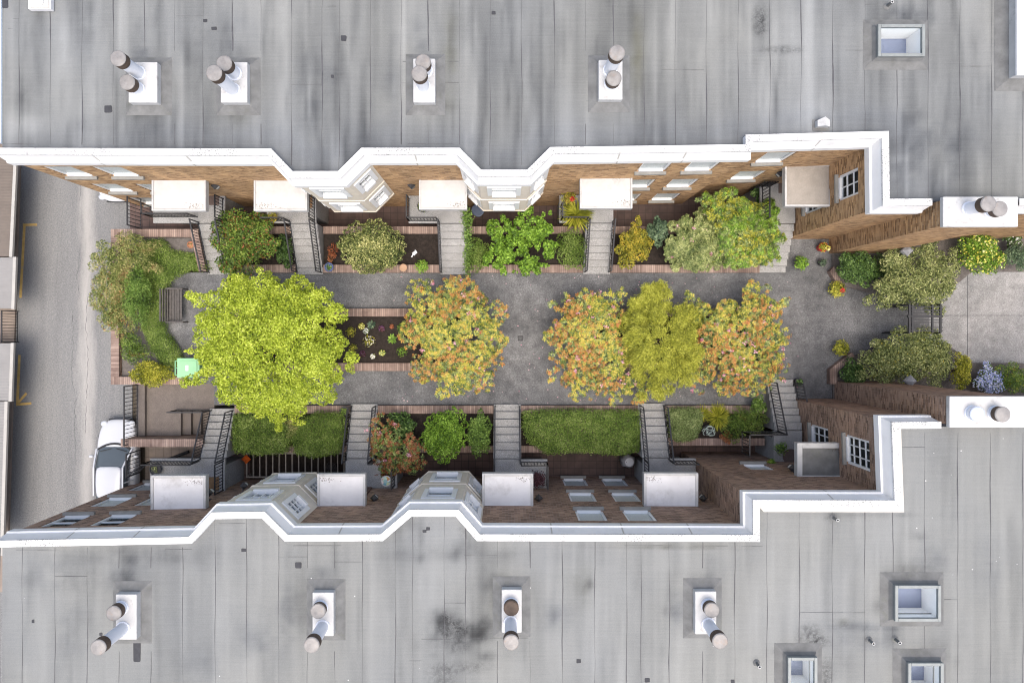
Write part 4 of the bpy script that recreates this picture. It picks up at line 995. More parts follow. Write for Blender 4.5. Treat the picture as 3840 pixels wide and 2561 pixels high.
def lobes_of(c, r, n, rel=(.26, .42), zspread=.55, gap=0.0):
    """uneven crown: many lobes packed inside an ellipsoid; returns centres, radii"""
    r = tuple(q*1.12 for q in r[:2])+(r[2],); out = []; golden = 2.39996; ph = rng.uniform(0, 6.28)
    for i in range(n):
        q = math.sqrt((i+.5)/n)*rng.uniform(.86, 1.08); th = golden*i+ph+rng.uniform(-.35, .35)
        f = rng.uniform(*rel); k = max(0, 1-f*.8)
        ox, oy = q*k*math.cos(th), q*k*math.sin(th); hz = math.sqrt(max(0, 1-min(1, q*q)*.92))
        oz = hz*rng.uniform(.45, .95)*(1-f)*zspread*1.8-.15
        out.append(((c[0]+ox*r[0], c[1]+oy*r[1], c[2]+oz*r[2]), (f*r[0]*rng.uniform(.85,1.15), f*r[1]*rng.uniform(.85,1.15), f*r[2]*1.1)))
    return out
def scatter(lobes, n, zmin=-.35, shell=(.55, 1.06)):
    A = np.array([l[1][0]*l[1][1] for l in lobes]); idx = rng.choice(len(lobes), n, p=A/A.sum())
    cs = np.array([l[0] for l in lobes])[idx]; rs = np.array([l[1] for l in lobes])[idx]
    d = unit(n, zmin); f = rng.uniform(0, 1, (n,1))**.45; f = shell[0]+(shell[1]-shell[0])*f
    f *= 1+.16*np.sin(d[:, :1]*9+idx[:,None])*np.cos(d[:,1:2]*8+idx[:,None]*1.7)
    return cs+d*rs*f, d
def stems(name, parent, base, lobes, r0, mat='bark', n=6, split=.35):
    m = MB(); b0 = Vector(base); ls = [lobes[i] for i in rng.choice(len(lobes), min(n, len(lobes)), replace=False)]
    top = Vector((b0.x, b0.y, b0.z+split*max(.3, np.mean([l[0][2] for l in ls])-b0.z)))
    m.cone(b0, top, r0, r0*.75, 9)
    for l in ls:
        e = Vector(l[0]); mid = top.lerp(e, .5)+Vector((rng.uniform(-.1,.1), rng.uniform(-.1,.1), .12)); m.cone(top-Vector((0,0,r0*.5)), mid, r0*.6, r0*.35, 7); m.cone(mid, e, r0*.35, r0*.1, 6)
    return m.build(name, M[mat], parent)

LM = {
 'maple': leaf_mat('maple_leaf', [(.17,.25,.022),(.31,.40,.032),(.42,.49,.055),(.50,.55,.12)], .4),
 'lime': leaf_mat('lime_leaf', [(.055,.12,.012),(.10,.20,.018),(.17,.29,.03),(.25,.38,.06)], .3),
 'green': leaf_mat('green_leaf', [(.04,.08,.015),(.08,.15,.024),(.14,.23,.04),(.22,.31,.08)], .25),
 'deep': leaf_mat('deep_green_leaf', [(.022,.05,.012),(.045,.095,.022),(.08,.145,.035),(.14,.21,.07)], .22),
 'hedge': leaf_mat('clipped_hedge_leaf', [(.045,.085,.013),(.085,.145,.02),(.14,.21,.033),(.24,.29,.09)], .25),
 'hedge_pale': leaf_mat('pale_hedge_leaf', [(.065,.10,.025),(.12,.17,.045),(.19,.25,.085),(.32,.35,.16)], .25),
 'olive': leaf_mat('olive_leaf', [(.075,.105,.03),(.15,.19,.06),(.25,.28,.10),(.40,.41,.19)], .25),
 'varieg': leaf_mat('variegated_leaf', [(.04,.065,.018),(.085,.12,.03),(.26,.28,.09),(.46,.44,.20)], .25),
 'rhodo_old': leaf_mat('old_rhododendron_leaf', [(.05,.085,.022),(.10,.15,.04),(.19,.24,.07),(.32,.35,.13)], .2),
 'rhodo_yellow': leaf_mat('yellow_young_leaf', [(.17,.23,.035),(.33,.36,.05),(.48,.42,.075),(.47,.30,.07)], .3),
 'rhodo_orange': leaf_mat('orange_young_leaf', [(.33,.13,.04),(.43,.20,.055),(.48,.29,.075),(.36,.09,.045)], .3),
 'golden': leaf_mat('golden_thread_leaf', [(.13,.16,.02),(.25,.27,.03),(.34,.35,.045),(.42,.42,.08)], .3),
 'redgreen': leaf_mat('red_tipped_leaf', [(.035,.065,.012),(.07,.12,.02),(.12,.19,.03),(.20,.26,.05)], .25, patch=(.26,.06,.03)),
 'rust': leaf_mat('rust_red_leaf', [(.13,.03,.016),(.25,.07,.03),(.33,.12,.05),(.22,.15,.06)], .25),
 'barberry': leaf_mat('mixed_barberry_leaf', [(.065,.10,.022),(.14,.19,.04),(.24,.26,.08),(.38,.32,.15)], .25, patch=(.27,.11,.06)),
 'yellowgreen': leaf_mat('yellow_green_leaf', [(.11,.13,.012),(.20,.22,.02),(.32,.32,.035),(.45,.40,.06)], .3),
 'amber': leaf_mat('amber_leaf', [(.10,.125,.015),(.20,.205,.025),(.32,.285,.035),(.38,.27,.035)], .3),
 'bluegreen': leaf_mat('blue_green_leaf', [(.03,.06,.035),(.06,.105,.06),(.11,.165,.09),(.18,.24,.14)], .25),
 'purple': leaf_mat('purple_leaf', [(.02,.007,.01),(.045,.014,.018),(.075,.025,.03),(.10,.04,.05)], .2),
 'pink': leaf_mat('pink_petal', [(.5,.13,.22),(.6,.28,.35),(.68,.5,.5),(.45,.05,.17)], .35),
 'white_petal': leaf_mat('white_petal', [(.7,.7,.66),(.8,.8,.76),(.85,.85,.8)], .35),
 'yellow_petal': leaf_mat('yellow_petal', [(.62,.55,.06),(.72,.66,.12),(.75,.72,.3)], .35),
 'blue_petal': leaf_mat('lilac_blue_petal', [(.33,.40,.72),(.45,.52,.8),(.62,.66,.86)], .35),
 'red_petal': leaf_mat('red_petal', [(.45,.02,.02),(.6,.05,.04)], .3),
 'mauve_petal': leaf_mat('mauve_petal', [(.09,.035,.075),(.13,.055,.11)], .3),
}

def at_lobe(px, py, z, rx, ry, rz): s = S(z); p = P(px, py, z); return p, (rx*s, ry*s, rz)
def shrub(name, label, cat, ell, n, L_, W_, mat, zb=.05, rim=0, nl=16, rel=(.26,.42), group=None, r0=.04, nst=5, extra=(), up=.55, inner=.35, shell=(.55,1.06)):
    """ell: list of (px,py,z_mid,rx_px,ry_px,rz_m)"""
    lobes = []
    for e in ell:
        c, r = at_lobe(*e); lobes += lobes_of(c, r, max(4, int(nl*e[3]*e[4]/max(q[3]*q[4] for q in ell))), rel)
    c0 = at_lobe(*ell[0])[0]; t = thing(name, label, cat, (c0[0], c0[1], zb), group)
    for i in range(rim):                                   # small sprays breaking the outline
        l = lobes[int(rng.integers(len(lobes)))]; o_ = np.array(l[0])-np.array(c0); o_[2] = 0; o_ /= max(.2, np.linalg.norm(o_)); f = rng.uniform(.12, .24)
        p_ = np.array(l[0])+o_*np.array([l[1][0], l[1][1], 0])*rng.uniform(.7, 1.3); lobes.append((tuple(p_), (f, f, f*.8)))
    stems('trunk' if 'tree' in name else 'stem', t, (c0[0], c0[1], zb), lobes, r0, n=nst)
    p, d = scatter(lobes, n, shell=shell); ok = p[:,2] > zb-.02; p, d = p[ok], d[ok]
    nr = d*.6+np.array([0,0,up])+rng.normal(size=d.shape)*.7
    leaf_mesh('crown' if 'tree' in name else 'foliage', p, nr, L_, W_, LM[mat], t)
    for (nm, mt, k, l2, w2_) in extra:
        q, dq = scatter(lobes, k, .05, (.97, 1.12)); leaf_mesh(nm, q, dq+np.array([0,0,.8])+rng.normal(size=dq.shape)*.4, l2, w2_, LM[mt], t)
    return t, lobes

def rosettes(p, ax, n, L_, tilt, jit=.2):
    """whorls of n leaves around axis ax at p -> positions, normals, directions"""
    k = len(p); ax = ax/np.linalg.norm(ax, axis=1, keepdims=True); a = np.cross(ax, rng.normal(size=(k,3))); a /= np.linalg.norm(a, axis=1, keepdims=True); b_ = np.cross(ax, a)
    th = (np.arange(n)[None,:]*2*math.pi/n)+rng.uniform(0, 6.28, (k,1))+rng.normal(size=(k,n))*jit
    d = a[:,None]*np.cos(th)[...,None]+b_[:,None]*np.sin(th)[...,None]
    tl_ = tilt+rng.normal(size=(k,n,1))*.12
    dr = d*np.cos(tl_)+ax[:,None]*np.sin(tl_); nr = ax[:,None]*np.cos(tl_)-d*np.sin(tl_)
    pos = p[:,None]+dr*L_*.55
    return pos.reshape(-1,3), nr.reshape(-1,3), dr.reshape(-1,3)
def rhodo(label, ell, nros, zb=.1, size=.12, young='rhodo_yellow', frac=.62, mats=('rhodo_old','rhodo_yellow','rhodo_orange'), flowers=40, group=None, nl=34, gaps=1.0, base=None, orange=.5):
    lobes = []
    for e in ell:
        c, r = at_lobe(*e); lobes += lobes_of(c, r, max(6, int(nl*e[3]*e[4]/max(q[3]*q[4] for q in ell))), (.16,.27))
    c0 = at_lobe(*ell[0])[0]; b0 = base or (c0[0], c0[1], zb); t = thing('rhododendron', label, 'shrub', b0, group)
    stems('stem', t, b0, lobes, .055, n=14, split=.2)
    p, d = scatter(lobes, nros, -.1, (.75, 1.05)); ok = p[:,2] > zb+.1; p, d = p[ok], d[ok]
    ax = d*.55+np.array([0,0,.75])+rng.normal(size=d.shape)*.18
    q, nr, dr = rosettes(p, ax, 8, size, -.15); leaf_mesh('foliage', q, nr, size, size*.30, LM[mats[0]], t, dr)
    sel = rng.uniform(size=len(p)) < frac; org = (fbm(p[:,0]*1.3, p[:,1]*1.3, 77) + rng.normal(size=len(p))*.12) > (1-orange)
    axn = ax/np.linalg.norm(ax, axis=1, keepdims=True)
    for nm, mt, s_ in (('young_leaves', mats[1], sel & ~org), ('orange_shoots', mats[2], sel & org)):
        if s_.sum() < 4: continue
        q, nr, dr = rosettes(p[s_]+axn[s_]*.035, ax[s_], 7, size*.85, .28); leaf_mesh(nm, q, nr, size*.85, size*.27, LM[mt], t, dr)
    if flowers:
        q, dq = scatter(lobes, flowers, .0, (1.0, 1.1)); q = q+np.array([0,0,.04])
        pp = np.repeat(q, 16, 0)+rng.normal(size=(len(q)*16,3))*.045; leaf_mesh('blossom', pp, rng.normal(size=pp.shape)+np.array([0,0,1.]), .075, .06, LM['pink'], t)
    return t
GR = 'large flowering rhododendrons in the middle beds'

# the maple
t, lob = shrub('maple_tree', 'bright yellow green maple tree spreading over the left end of the courtyard', 'tree',
      [(1010,1290,3.1,268,256,1.25),(900,1200,2.8,170,150,.9),(1120,1180,2.9,170,130,.9),(1050,1460,2.9,200,120,.9),(830,1390,2.7,130,120,.8),(1230,1330,2.6,100,150,.7),(720,1320,2.3,40,24,.3),(1140,1080,2.4,70,60,.5),(1300,1390,2.3,40,50,.4),(1010,1070,2.4,80,60,.5),(1060,1560,2.3,110,40,.5)],
      105000, .074, .054, 'maple', zb=.12, nl=46, rel=(.13,.24), rim=70, r0=.13, nst=14, shell=(.6,1.08))
# rhododendrons in the middle beds
rhodo('tall orange and yellow rhododendron standing alone left of the drain', [(1700,1250,1.7,185,215,.75),(1610,1130,1.5,80,80,.5),(1790,1180,1.6,80,100,.5),(1700,1430,1.5,90,80,.5),(1840,1340,1.4,60,90,.45),(1560,1090,1.3,50,50,.4),(1580,1180,1.3,60,70,.4)], 2000, size=.125, frac=.72, flowers=30, group=GR, orange=.40)
rhodo('orange rhododendron with pink blossom at the left of the golden thread shrub', [(2210,1270,1.6,140,170,.7),(2130,1170,1.4,70,80,.5),(2120,1390,1.4,70,80,.5),(2260,1440,1.4,120,80,.5),(2290,1120,1.4,80,60,.5),(2080,1290,1.3,40,60,.4),(2400,1460,1.2,90,50,.4)], 1750, size=.125, frac=.72, flowers=34, group=GR, orange=.47)
rhodo('orange rhododendron with pink blossom at the right of the golden thread shrub', [(2790,1270,1.6,165,180,.7),(2680,1200,1.4,90,90,.5),(2860,1150,1.5,90,80,.5),(2700,1390,1.4,120,90,.5),(2900,1330,1.4,70,100,.5),(2600,1420,1.2,84,56,.4),(2625,1290,1.3,60,90,.4),(2640,1190,1.3,60,60,.4),(2830,1440,1.3,110,50,.4),(2590,1130,1.2,50,40,.35)], 2200, size=.12, frac=.7, flowers=46, group=GR, orange=.49)
# golden thread cypress: drooping sprays
def threads(label, ell, nspray, zb=.12):
    lobes = []
    for e in ell: c, r = at_lobe(*e); lobes += lobes_of(c, r, 22, (.13,.24))
    c0 = at_lobe(*ell[0])[0]; t = thing('thread_cypress', label, 'shrub', (c0[0], c0[1], zb)); stems('stem', t, (c0[0], c0[1], zb), lobes, .06, n=9)
    p, d = scatter(lobes, nspray, -.1, (.6,1.05)); out = p-np.array([c0[0], c0[1], 0]); out[:,2] = 0; out /= np.maximum(np.linalg.norm(out, axis=1, keepdims=True), .05)
    k = 9; q = np.repeat(p, k, 0)+rng.normal(size=(nspray*k,3))*.055; dr = np.repeat(out, k, 0)+rng.normal(size=(nspray*k,3))*.6; dr[:,2] -= .3
    leaf_mesh('foliage', q, rng.normal(size=q.shape)*.5+np.array([0,0,1.]), .12, .022, LM['golden'], t, dr, droop=.3)
threads('golden thread leaf shrub drooping between the two orange rhododendrons', [(2480,1280,1.9,138,145,.9),(2575,1390,1.5,50,60,.4),(2385,1290,1.5,50,80,.4),(2585,1195,1.4,50,60,.4),(2440,1150,1.6,80,80,.5),(2455,1420,1.4,90,80,.5),(2360,1215,1.4,60,50,.4),(2560,1320,1.5,60,90,.4),(2470,1095,1.4,40,40,.3),(2350,1330,1.3,40,40,.3),(2590,1250,1.3,30,50,.3)], 6500)

GT = 'shrubs in the beds by the upper building'
shrub('red_tip_shrub', 'dense green shrub with red young leaves beside the leftmost upper stairs', 'shrub', [(915,905,1.3,118,118,.75),(960,840,1.1,70,50,.4),(870,990,1.0,70,50,.4)], 12000, .10, .052, 'redgreen', group=GT, rim=24, nl=26, rel=(.2,.32), extra=[('foliage','rust',420,.09,.045)])
shrub('dark_shrub', 'dark low shrub in shade between the red leaf shrub and the second stairs', 'shrub', [(1068,935,.5,36,66,.4)], 1600, .09, .05, 'deep', group=GT, nl=10)
shrub('variegated_shrub', 'round clipped variegated shrub in its own brick bed', 'shrub', [(1398,925,1.1,114,98,.8)], 15000, .085, .042, 'varieg', group=GT, nl=16, rel=(.38,.5), shell=(.85,1.03))
shrub('small_red_shrub', 'thin red leaved shrub behind the blue pot', 'shrub', [(1250,945,.4,22,40,.3)], 420, .08, .03, 'rust', group=GT, nl=6)
shrub('lime_shrub', 'bright green open branched shrub with gaps showing soil', 'shrub', [(1880,880,1.1,60,80,.5),(1985,850,1.2,70,60,.5),(2040,900,1.1,46,80,.45),(1870,970,1.0,56,60,.4),(1990,985,1.0,70,34,.35),(1935,850,1.0,50,40,.4),(1940,920,.8,60,60,.4),(2045,815,1.3,26,34,.3),(1960,1010,.8,50,24,.3)], 8200, .115, .07, 'lime', group=GT, nl=14, rel=(.16,.27), rim=26, nst=10)
shrub('clipped_bush', 'fine leaved dark green bush at the left foot of the lime green shrub', 'shrub', [(1797,950,.6,36,64,.5)], 3600, .055, .03, 'hedge', group=GT, nl=12, shell=(.8,1.03))
shrub('clipped_bush', 'smooth rounded dark green bush against the spiky plant stairs', 'shrub', [(2138,940,.75,56,76,.6)], 6500, .055, .028, 'hedge', group=GT, nl=14, shell=(.85,1.03))
shrub('amber_shrub', 'yellow and amber shrub right of the spiky plant stairs', 'shrub', [(2372,930,.9,64,80,.6),(2390,850,.8,34,40,.3),(2410,900,.8,40,50,.35)], 5200, .085, .048, 'amber', group=GT, nl=18, rel=(.2,.32))
shrub('broadleaf_shrub', 'dark blue green broad leaved shrub behind the amber shrub', 'shrub', [(2468,868,.7,34,58,.5)], 950, .14, .09, 'bluegreen', group=GT, nl=9)
rhodo('olive green rhododendron right of the amber shrub', [(2600,915,1.1,112,100,.65),(2550,960,.8,66,54,.4),(2650,850,1.0,66,66,.4),(2680,950,.9,60,60,.4)], 1700, zb=.05, size=.11, frac=.75, mats=('rhodo_old','olive','olive'), flowers=14, group=GT)
rhodo('tall yellow green rhododendron beside the gravel canopy stairs', [(2800,880,1.4,120,120,.8),(2700,770,1.5,90,65,.55),(2850,960,1.2,70,60,.5),(2880,830,1.3,55,70,.5),(2740,960,1.1,60,60,.45)], 2100, zb=.05, size=.125, frac=.55, mats=('rhodo_old','lime','yellowgreen'), flowers=0, group=GT, orange=.45)
shrub('dark_shrub', 'dark leafy shrub in shade below the lattice near the gravel canopy', 'shrub', [(2855,730,.6,36,40,.5)], 1100, .11, .06, 'deep', zb=ZP, group=GT, nl=9)
def climber(label, pts, n, r):
    t = thing('climbing_plant', label, 'climbing plant', (pts[0][0], pts[0][1], 0)); a = np.array(pts); k = rng.integers(0, len(a)-1, n); f = rng.uniform(size=(n,1))
    p = a[k]*(1-f)+a[k+1]*f+rng.normal(size=(n,3))*np.array([r, r, r*.9]); leaf_mesh('foliage', p, rng.normal(size=(n,3))*.6+np.array([0,0,1.]), .075, .055, LM['green'], t)
    m = MB(); [m.cone(u, v, .015, .012, 6) for u, v in zip(pts[:-1], pts[1:])]; m.build('vine', M['bark'], t)
climber('ivy trailing down the right edge of the third upper stairs', [(X(1751)+.05, YB, .15), (X(1751)+.08, YB+1., .7), (X(1751)+.1, YB+2.1, 1.3), (X(1751)+.05, YB+2.6, 1.35)], 1500, .1)

GL = 'shrubs of the bottom side beds'
def hedge(label, poly_px, z0, z1, n, mat, L_=.06, W_=.032, group=None, name='clipped_hedge', rough=.05, round_=.25, cat='hedge', core=True):
    """clipped mass: leaves over the top and sides of a rounded block"""
    poly = [P(a, c_, z1)[:2] for a, c_ in poly_px]; A = np.array(poly); cx, cy = A.mean(0)
    t = thing(name, label, cat, (cx, cy, z0), group); lo, hi = A.min(0), A.max(0)
    area = 0; pts = []; 
    while sum(len(q) for q in pts) < n:
        q = rng.uniform(lo, hi, (n*2, 2)); q = q[inpoly(q[:,0], q[:,1], poly)]; pts.append(q)
    q = np.concatenate(pts)[:n]; ed = segdist(q[:,0], q[:,1], poly+[poly[0]])
    prof = np.clip(ed/round_, 0, 1); prof = np.sqrt(1-(1-prof)**2)
    bump = .16*(fbm(q[:,0]*1.3, q[:,1]*1.3, 61)-.5)+.1*(fbm(q[:,0]*4, q[:,1]*4, 62)-.5)
    h = (z1-z0)*(.35+.65*prof)+bump; dep = rng.uniform(0, 1, n)**2.2*.22
    p = np.stack([q[:,0], q[:,1], z0+h-dep+rng.normal(size=n)*rough*.5], 1); p[:,:2] += rng.normal(size=(n,2))*rough
    g = np.array([cx, cy]); o_ = (q-g); o_ /= np.maximum(np.linalg.norm(o_, axis=1, keepdims=True), .01)
    nr = np.concatenate([o_*(1-prof)[:,None]*1.2, np.ones((n,1))], 1)+rng.normal(size=(n,3))*.5
    leaf_mesh('foliage', p, nr, L_, W_, LM[mat], t)
    m = MB(); rs = random.Random(3)
    for i in range(30):
        k = rs.randrange(n); x, y = q[k]; m.cone((x, y, z0), (x+rs.uniform(-.1,.1), y+rs.uniform(-.1,.1), z0+h[k]*.8), .018, .008, 6)
    # dense twig mass under the clipped surface
    sh = [(cx+(a-cx)*.86, cy+(c_-cy)*.86) for a, c_ in poly]
    if core: m.prism(sh, z0, z0+(z1-z0)*.45)
    m.build('stems', M['bark'], t); return t
hedge('dark green clipped mound under the maple beside the leftmost lower stairs', [(866,1555),(1000,1553),(1085,1570),(1090,1640),(1070,1700),(960,1712),(866,1700),(862,1620)], .05, .85, 13000, 'hedge', group=GL)
hedge('dark green clipped mound between reddish tips and the second lower stairs', [(1100,1580),(1180,1550),(1285,1555),(1290,1620),(1270,1700),(1180,1722),(1095,1705),(1085,1640)], .05, .9, 12000, 'hedge', group=GL)
shrub('reddish_shrub', 'small reddish shrub squeezed between the two clipped mounds', 'shrub', [(1100,1605,.75,32,36,.3)], 700, .075, .04, 'barberry', group=GL, nl=8)
hedge('long clipped hedge filling the bed between the third and fourth lower stairs', [(1962,1545),(2100,1536),(2250,1540),(2400,1540),(2408,1620),(2405,1695),(2330,1712),(2200,1700),(2050,1705),(1980,1660),(1958,1600)], .05, .85, 24000, 'hedge', L_=.065, group=GL)
hedge('pale green clipped hedge right of the fourth lower stairs', [(2508,1535),(2600,1530),(2640,1545),(2636,1610),(2615,1650),(2550,1662),(2515,1640)], .05, .7, 7000, 'hedge_pale', group=GL)
rhodo('rust red rhododendron leaning over the second lower stairs', [(1490,1690,1.3,95,90,.6),(1425,1610,1.2,50,60,.4),(1540,1735,1.2,60,50,.4),(1445,1740,1.1,60,50,.4)], 520, zb=.05, size=.11, frac=.8, mats=('rhodo_old','redgreen','rust'), flowers=7, group=GL, orange=.7)
shrub('dark_shrub', 'dark leafy shrub behind the rust red rhododendron', 'shrub', [(1505,1590,.7,52,46,.45)], 1700, .115, .05, 'deep', group=GL, nl=12, extra=[('foliage','green',90,.1,.05)])
shrub('round_shrub', 'round bright green shrub right of the rust red rhododendron', 'shrub', [(1668,1632,1.2,78,92,.8)], 9500, .08, .045, 'lime', group=GL, nl=14, rel=(.42,.52), shell=(.85,1.03))
shrub('oval_shrub', 'oval mid green shrub against the third lower stairs', 'shrub', [(1796,1620,.9,44,80,.55)], 3800, .09, .042, 'green', group=GL, nl=16)
def tuft(label, px, py, z, r, n, mat, L_=.55, name='grass_tuft', cat='grass plant', zb=None, group=None):
    c = P(px, py, z); t = thing(name, label, cat, (c[0], c[1], z if zb is None else zb), group); th = rng.uniform(0, 6.28, n); el = rng.uniform(.25, 1.25, n)
    d = np.stack([np.cos(th)*np.cos(el), np.sin(th)*np.cos(el), np.sin(el)], 1); s_ = r
    p = np.array(c)+d*(s_*.5); nr = np.stack([-np.cos(th)*np.sin(el), -np.sin(th)*np.sin(el), np.cos(el)], 1)
    leaf_mesh('blades', p, nr, s_, s_*.075, LM[mat], t, d, droop=.35); return t
tuft('yellow green grass fan beside the pale hedge', 2688, 1562, .1, .62, 260, 'yellowgreen')
tuft('smaller yellow green grass fan touching the pale hedge', 2632, 1548, .1, .42, 150, 'yellowgreen')
shrub('fern_shrub', 'soft green shrub with bronze tips below the heavy guard rail', 'shrub', [(2800,1580,.6,70,58,.45),(2750,1610,.5,50,50,.35)], 4200, .075, .03, 'redgreen', group=GL, nl=20)
shrub('coral_shrub', 'small coral red shrub at the edge of the hose bed', 'shrub', [(2722,1640,.3,26,24,.2)], 420, .07, .03, 'rust', group=GL, nl=6)
shrub('leafy_shrub', 'green shrub pressed against the heavy guard rail stairs', 'shrub', [(2845,1520,.6,30,40,.4)], 900, .085, .04, 'green', group=GL, nl=8)

GE = 'shrubs at the courtyard entrance'
shrub('boxwood', 'round dark green glossy boxwood in the angled brick corner', 'shrub', [(3215,1010,.9,74,66,.65)], 5200, .085, .05, 'deep', zb=.1, group=GE, nl=22, shell=(.75,1.03), extra=[('foliage','green',260,.08,.045)])
shrub('dark_shrub', 'dark shrub in the gap between boxwood and the large olive shrub', 'shrub', [(3320,1010,.6,40,60,.45)], 1500, .09, .05, 'deep', zb=.1, group=GE, nl=10)
shrub('olive_shrub', 'large olive green shrub on the upper side of the iron gate', 'shrub', [(3430,1040,1.5,140,120,.85),(3340,1110,1.2,90,70,.6),(3540,1010,1.3,62,90,.6),(3470,1120,1.2,90,60,.5)], 18000, .09, .042, 'olive', zb=.1, group=GE, rim=24, nl=34, rel=(.18,.3))
shrub('yellow_flower_shrub', 'green shrub dotted with yellow flower balls at the upper right', 'shrub', [(3668,945,1.0,78,78,.6),(3720,985,.8,50,40,.4)], 5200, .085, .045, 'lime', zb=.1, group=GE, nl=20, extra=[('blossom','yellow_petal',300,.09,.08)])
shrub('bluish_shrub', 'blue green shrub at the right edge of the photo', 'shrub', [(3815,965,.7,52,50,.45)], 2600, .08, .04, 'bluegreen', zb=.1, group=GE, nl=12)
shrub('pale_shrub', 'thin grey green shrub close to the upper chimney foot', 'shrub', [(3800,900,.5,36,40,.35)], 900, .08, .04, 'deep', zb=.1, group=GE, nl=8, extra=[('blossom','white_petal',60,.07,.06)])
shrub('olive_shrub', 'large olive green shrub with bronze tips on the lower side of the iron gate', 'shrub', [(3420,1325,1.4,140,100,.8),(3300,1350,1.2,90,85,.6),(3500,1370,1.2,65,80,.55),(3360,1410,1.1,100,45,.5)], 18000, .085, .042, 'olive', zb=.1, group=GE, rim=24, nl=36, rel=(.18,.3), extra=[('foliage','amber',420,.07,.035)])
shrub('dark_shrub', 'dark green shrub in the brick corner of the lower chimney', 'shrub', [(3195,1400,.7,46,50,.5)], 2200, .085, .045, 'deep', zb=.1, group=GE, nl=12)
shrub('yellow_green_shrub', 'slim yellow green shrub between olive shrub and the blue flowers', 'shrub', [(3597,1392,.9,36,70,.55)], 3000, .075, .04, 'yellowgreen', zb=.1, group=GE, nl=12)
shrub('blue_flower_shrub', 'shrub covered in lilac blue flowers by the lower chimney', 'shrub', [(3705,1430,.7,52,46,.4),(3700,1380,.5,28,24,.25)], 1500, .08, .04, 'deep', zb=.1, group=GE, nl=14, extra=[('blossom','blue_petal',1100,.075,.065)])
shrub('green_shrub', 'feathery green shrub right of the blue flowers', 'shrub', [(3795,1420,.7,60,58,.45)], 3400, .075, .03, 'green', zb=.1, group=GE, nl=14, extra=[('foliage','yellowgreen',260,.07,.03)])

# lane side bed
GB = 'shrubs in the bed beside the lane'
hedge('low clipped hedge curving around the bench', [(530,900),(605,895),(640,940),(700,948),(775,955),(785,1010),(705,1014),(658,1036),(624,1072),(609,1122),(609,1200),(620,1245),(650,1288),(680,1342),(675,1372),(610,1385),(560,1310),(520,1230),(525,1100)], .05, .42, 34000, 'hedge', L_=.055, W_=.026, group=GB, core=False)
shrub('barberry', 'bushy mixed green and bronze shrub leaning over the lane at the top of the bed', 'shrub', [(480,960,.7,105,82,.5),(400,990,.6,56,56,.4)], 9500, .085, .03, 'barberry', zb=.05, group=GB, rim=24, nl=24, rel=(.2,.32))
shrub('barberry', 'bronze and tan leaved shrub overhanging the lane in the middle of the bed', 'shrub', [(420,1110,.7,74,120,.5),(480,1090,.6,60,90,.4),(450,1200,.6,76,66,.4)], 12000, .085, .03, 'barberry', zb=.05, group=GB, nl=26, rel=(.2,.32), extra=[('foliage','rust',420,.07,.03),('foliage','olive',420,.07,.03)])
shrub('barberry', 'darker green upright shrub between bronze shrub and curved hedge', 'shrub', [(520,1110,.8,52,115,.45)], 5200, .085, .032, 'green', zb=.05, group=GB, nl=16)
shrub('barberry', 'green shrub with red tips below the bend of the curved hedge', 'shrub', [(495,1300,.5,44,60,.4),(545,1330,.4,36,36,.3)], 2800, .08, .032, 'redgreen', zb=.05, group=GB, nl=14)
shrub('euonymus', 'yellow green shrub beside the green bin', 'shrub', [(572,1400,.6,86,46,.4)], 4200, .08, .042, 'yellowgreen', zb=.05, group=GB, nl=16)

# bedding plants in the middle bed
GF = 'small bedding plants in the middle bed'
def bed(label, px, py, r, mat, kind, petal=None):
    c = P(px, py, .12); t = thing('bedding_plant', label, 'plant', c, GF); s_ = r*S(.2)
    if kind == 'ros':
        p = np.repeat(np.array([c]), 2, 0)+np.array([[0,0,.05],[0,0,.1]]); ax = np.tile([0,0,1.], (2,1)); q, nr, dr = rosettes(p, ax, 7, s_, .25); leaf_mesh('foliage', q, nr, s_, s_*.5, LM[mat], t, dr)
    else:
        n = int(40+r*4); d = unit(n, .0); p = np.array(c)+d*np.array([s_, s_, s_*.8])*rng.uniform(.4, 1, (n,1)); leaf_mesh('foliage', p, d+np.array([0,0,.6]), .075, .032, LM[mat], t)
    if petal:
        n = 26; d = unit(n, .1); p = np.array(c)+d*np.array([s_*.8, s_*.8, s_*.8])+np.array([0,0,.06]); leaf_mesh('blossom', p, d+np.array([0,0,1.]), .055, .05, LM[petal], t)
for a in (('pale green broad rosette plant at the top of the middle bed',1395,1217,18,'bluegreen','ros'),('yellow flowered plant left of the pale rosette',1357,1224,14,'yellowgreen','b','yellow_petal'),('white flowered plant below the pale rosette',1373,1241,13,'green','b','white_petal'),
  ('bright fern like plant right of the bed centre',1472,1271,20,'lime','ros'),('largest leafy plant in the centre of the middle bed',1384,1279,26,'yellowgreen','b','white_petal'),('mauve heather at the top of the middle bed',1432,1232,14,'purple','b','mauve_petal'),('bronze plant beside the mauve heather',1469,1223,10,'rust','b'),
  ('slim green plant left of the bed centre',1325,1304,16,'yellowgreen','b'),('mauve heather at the bottom of the middle bed',1360,1327,15,'purple','b','mauve_petal'),('pale flowered plant at the bottom of the middle bed',1398,1336,11,'olive','b','white_petal'),('orange flowered plant near the bottom of the middle bed',1434,1322,14,'green','b','yellow_petal'),
  ('green clump at the right end of the middle bed',1508,1318,22,'lime','b'),('green clump under the maple edge',1315,1243,22,'yellowgreen','b'),('rusty plant under the maple edge',1277,1287,11,'rust','b'),('bronze green clump under the lone rhododendron',1506,1232,22,'green','b')):
    bed(*a)

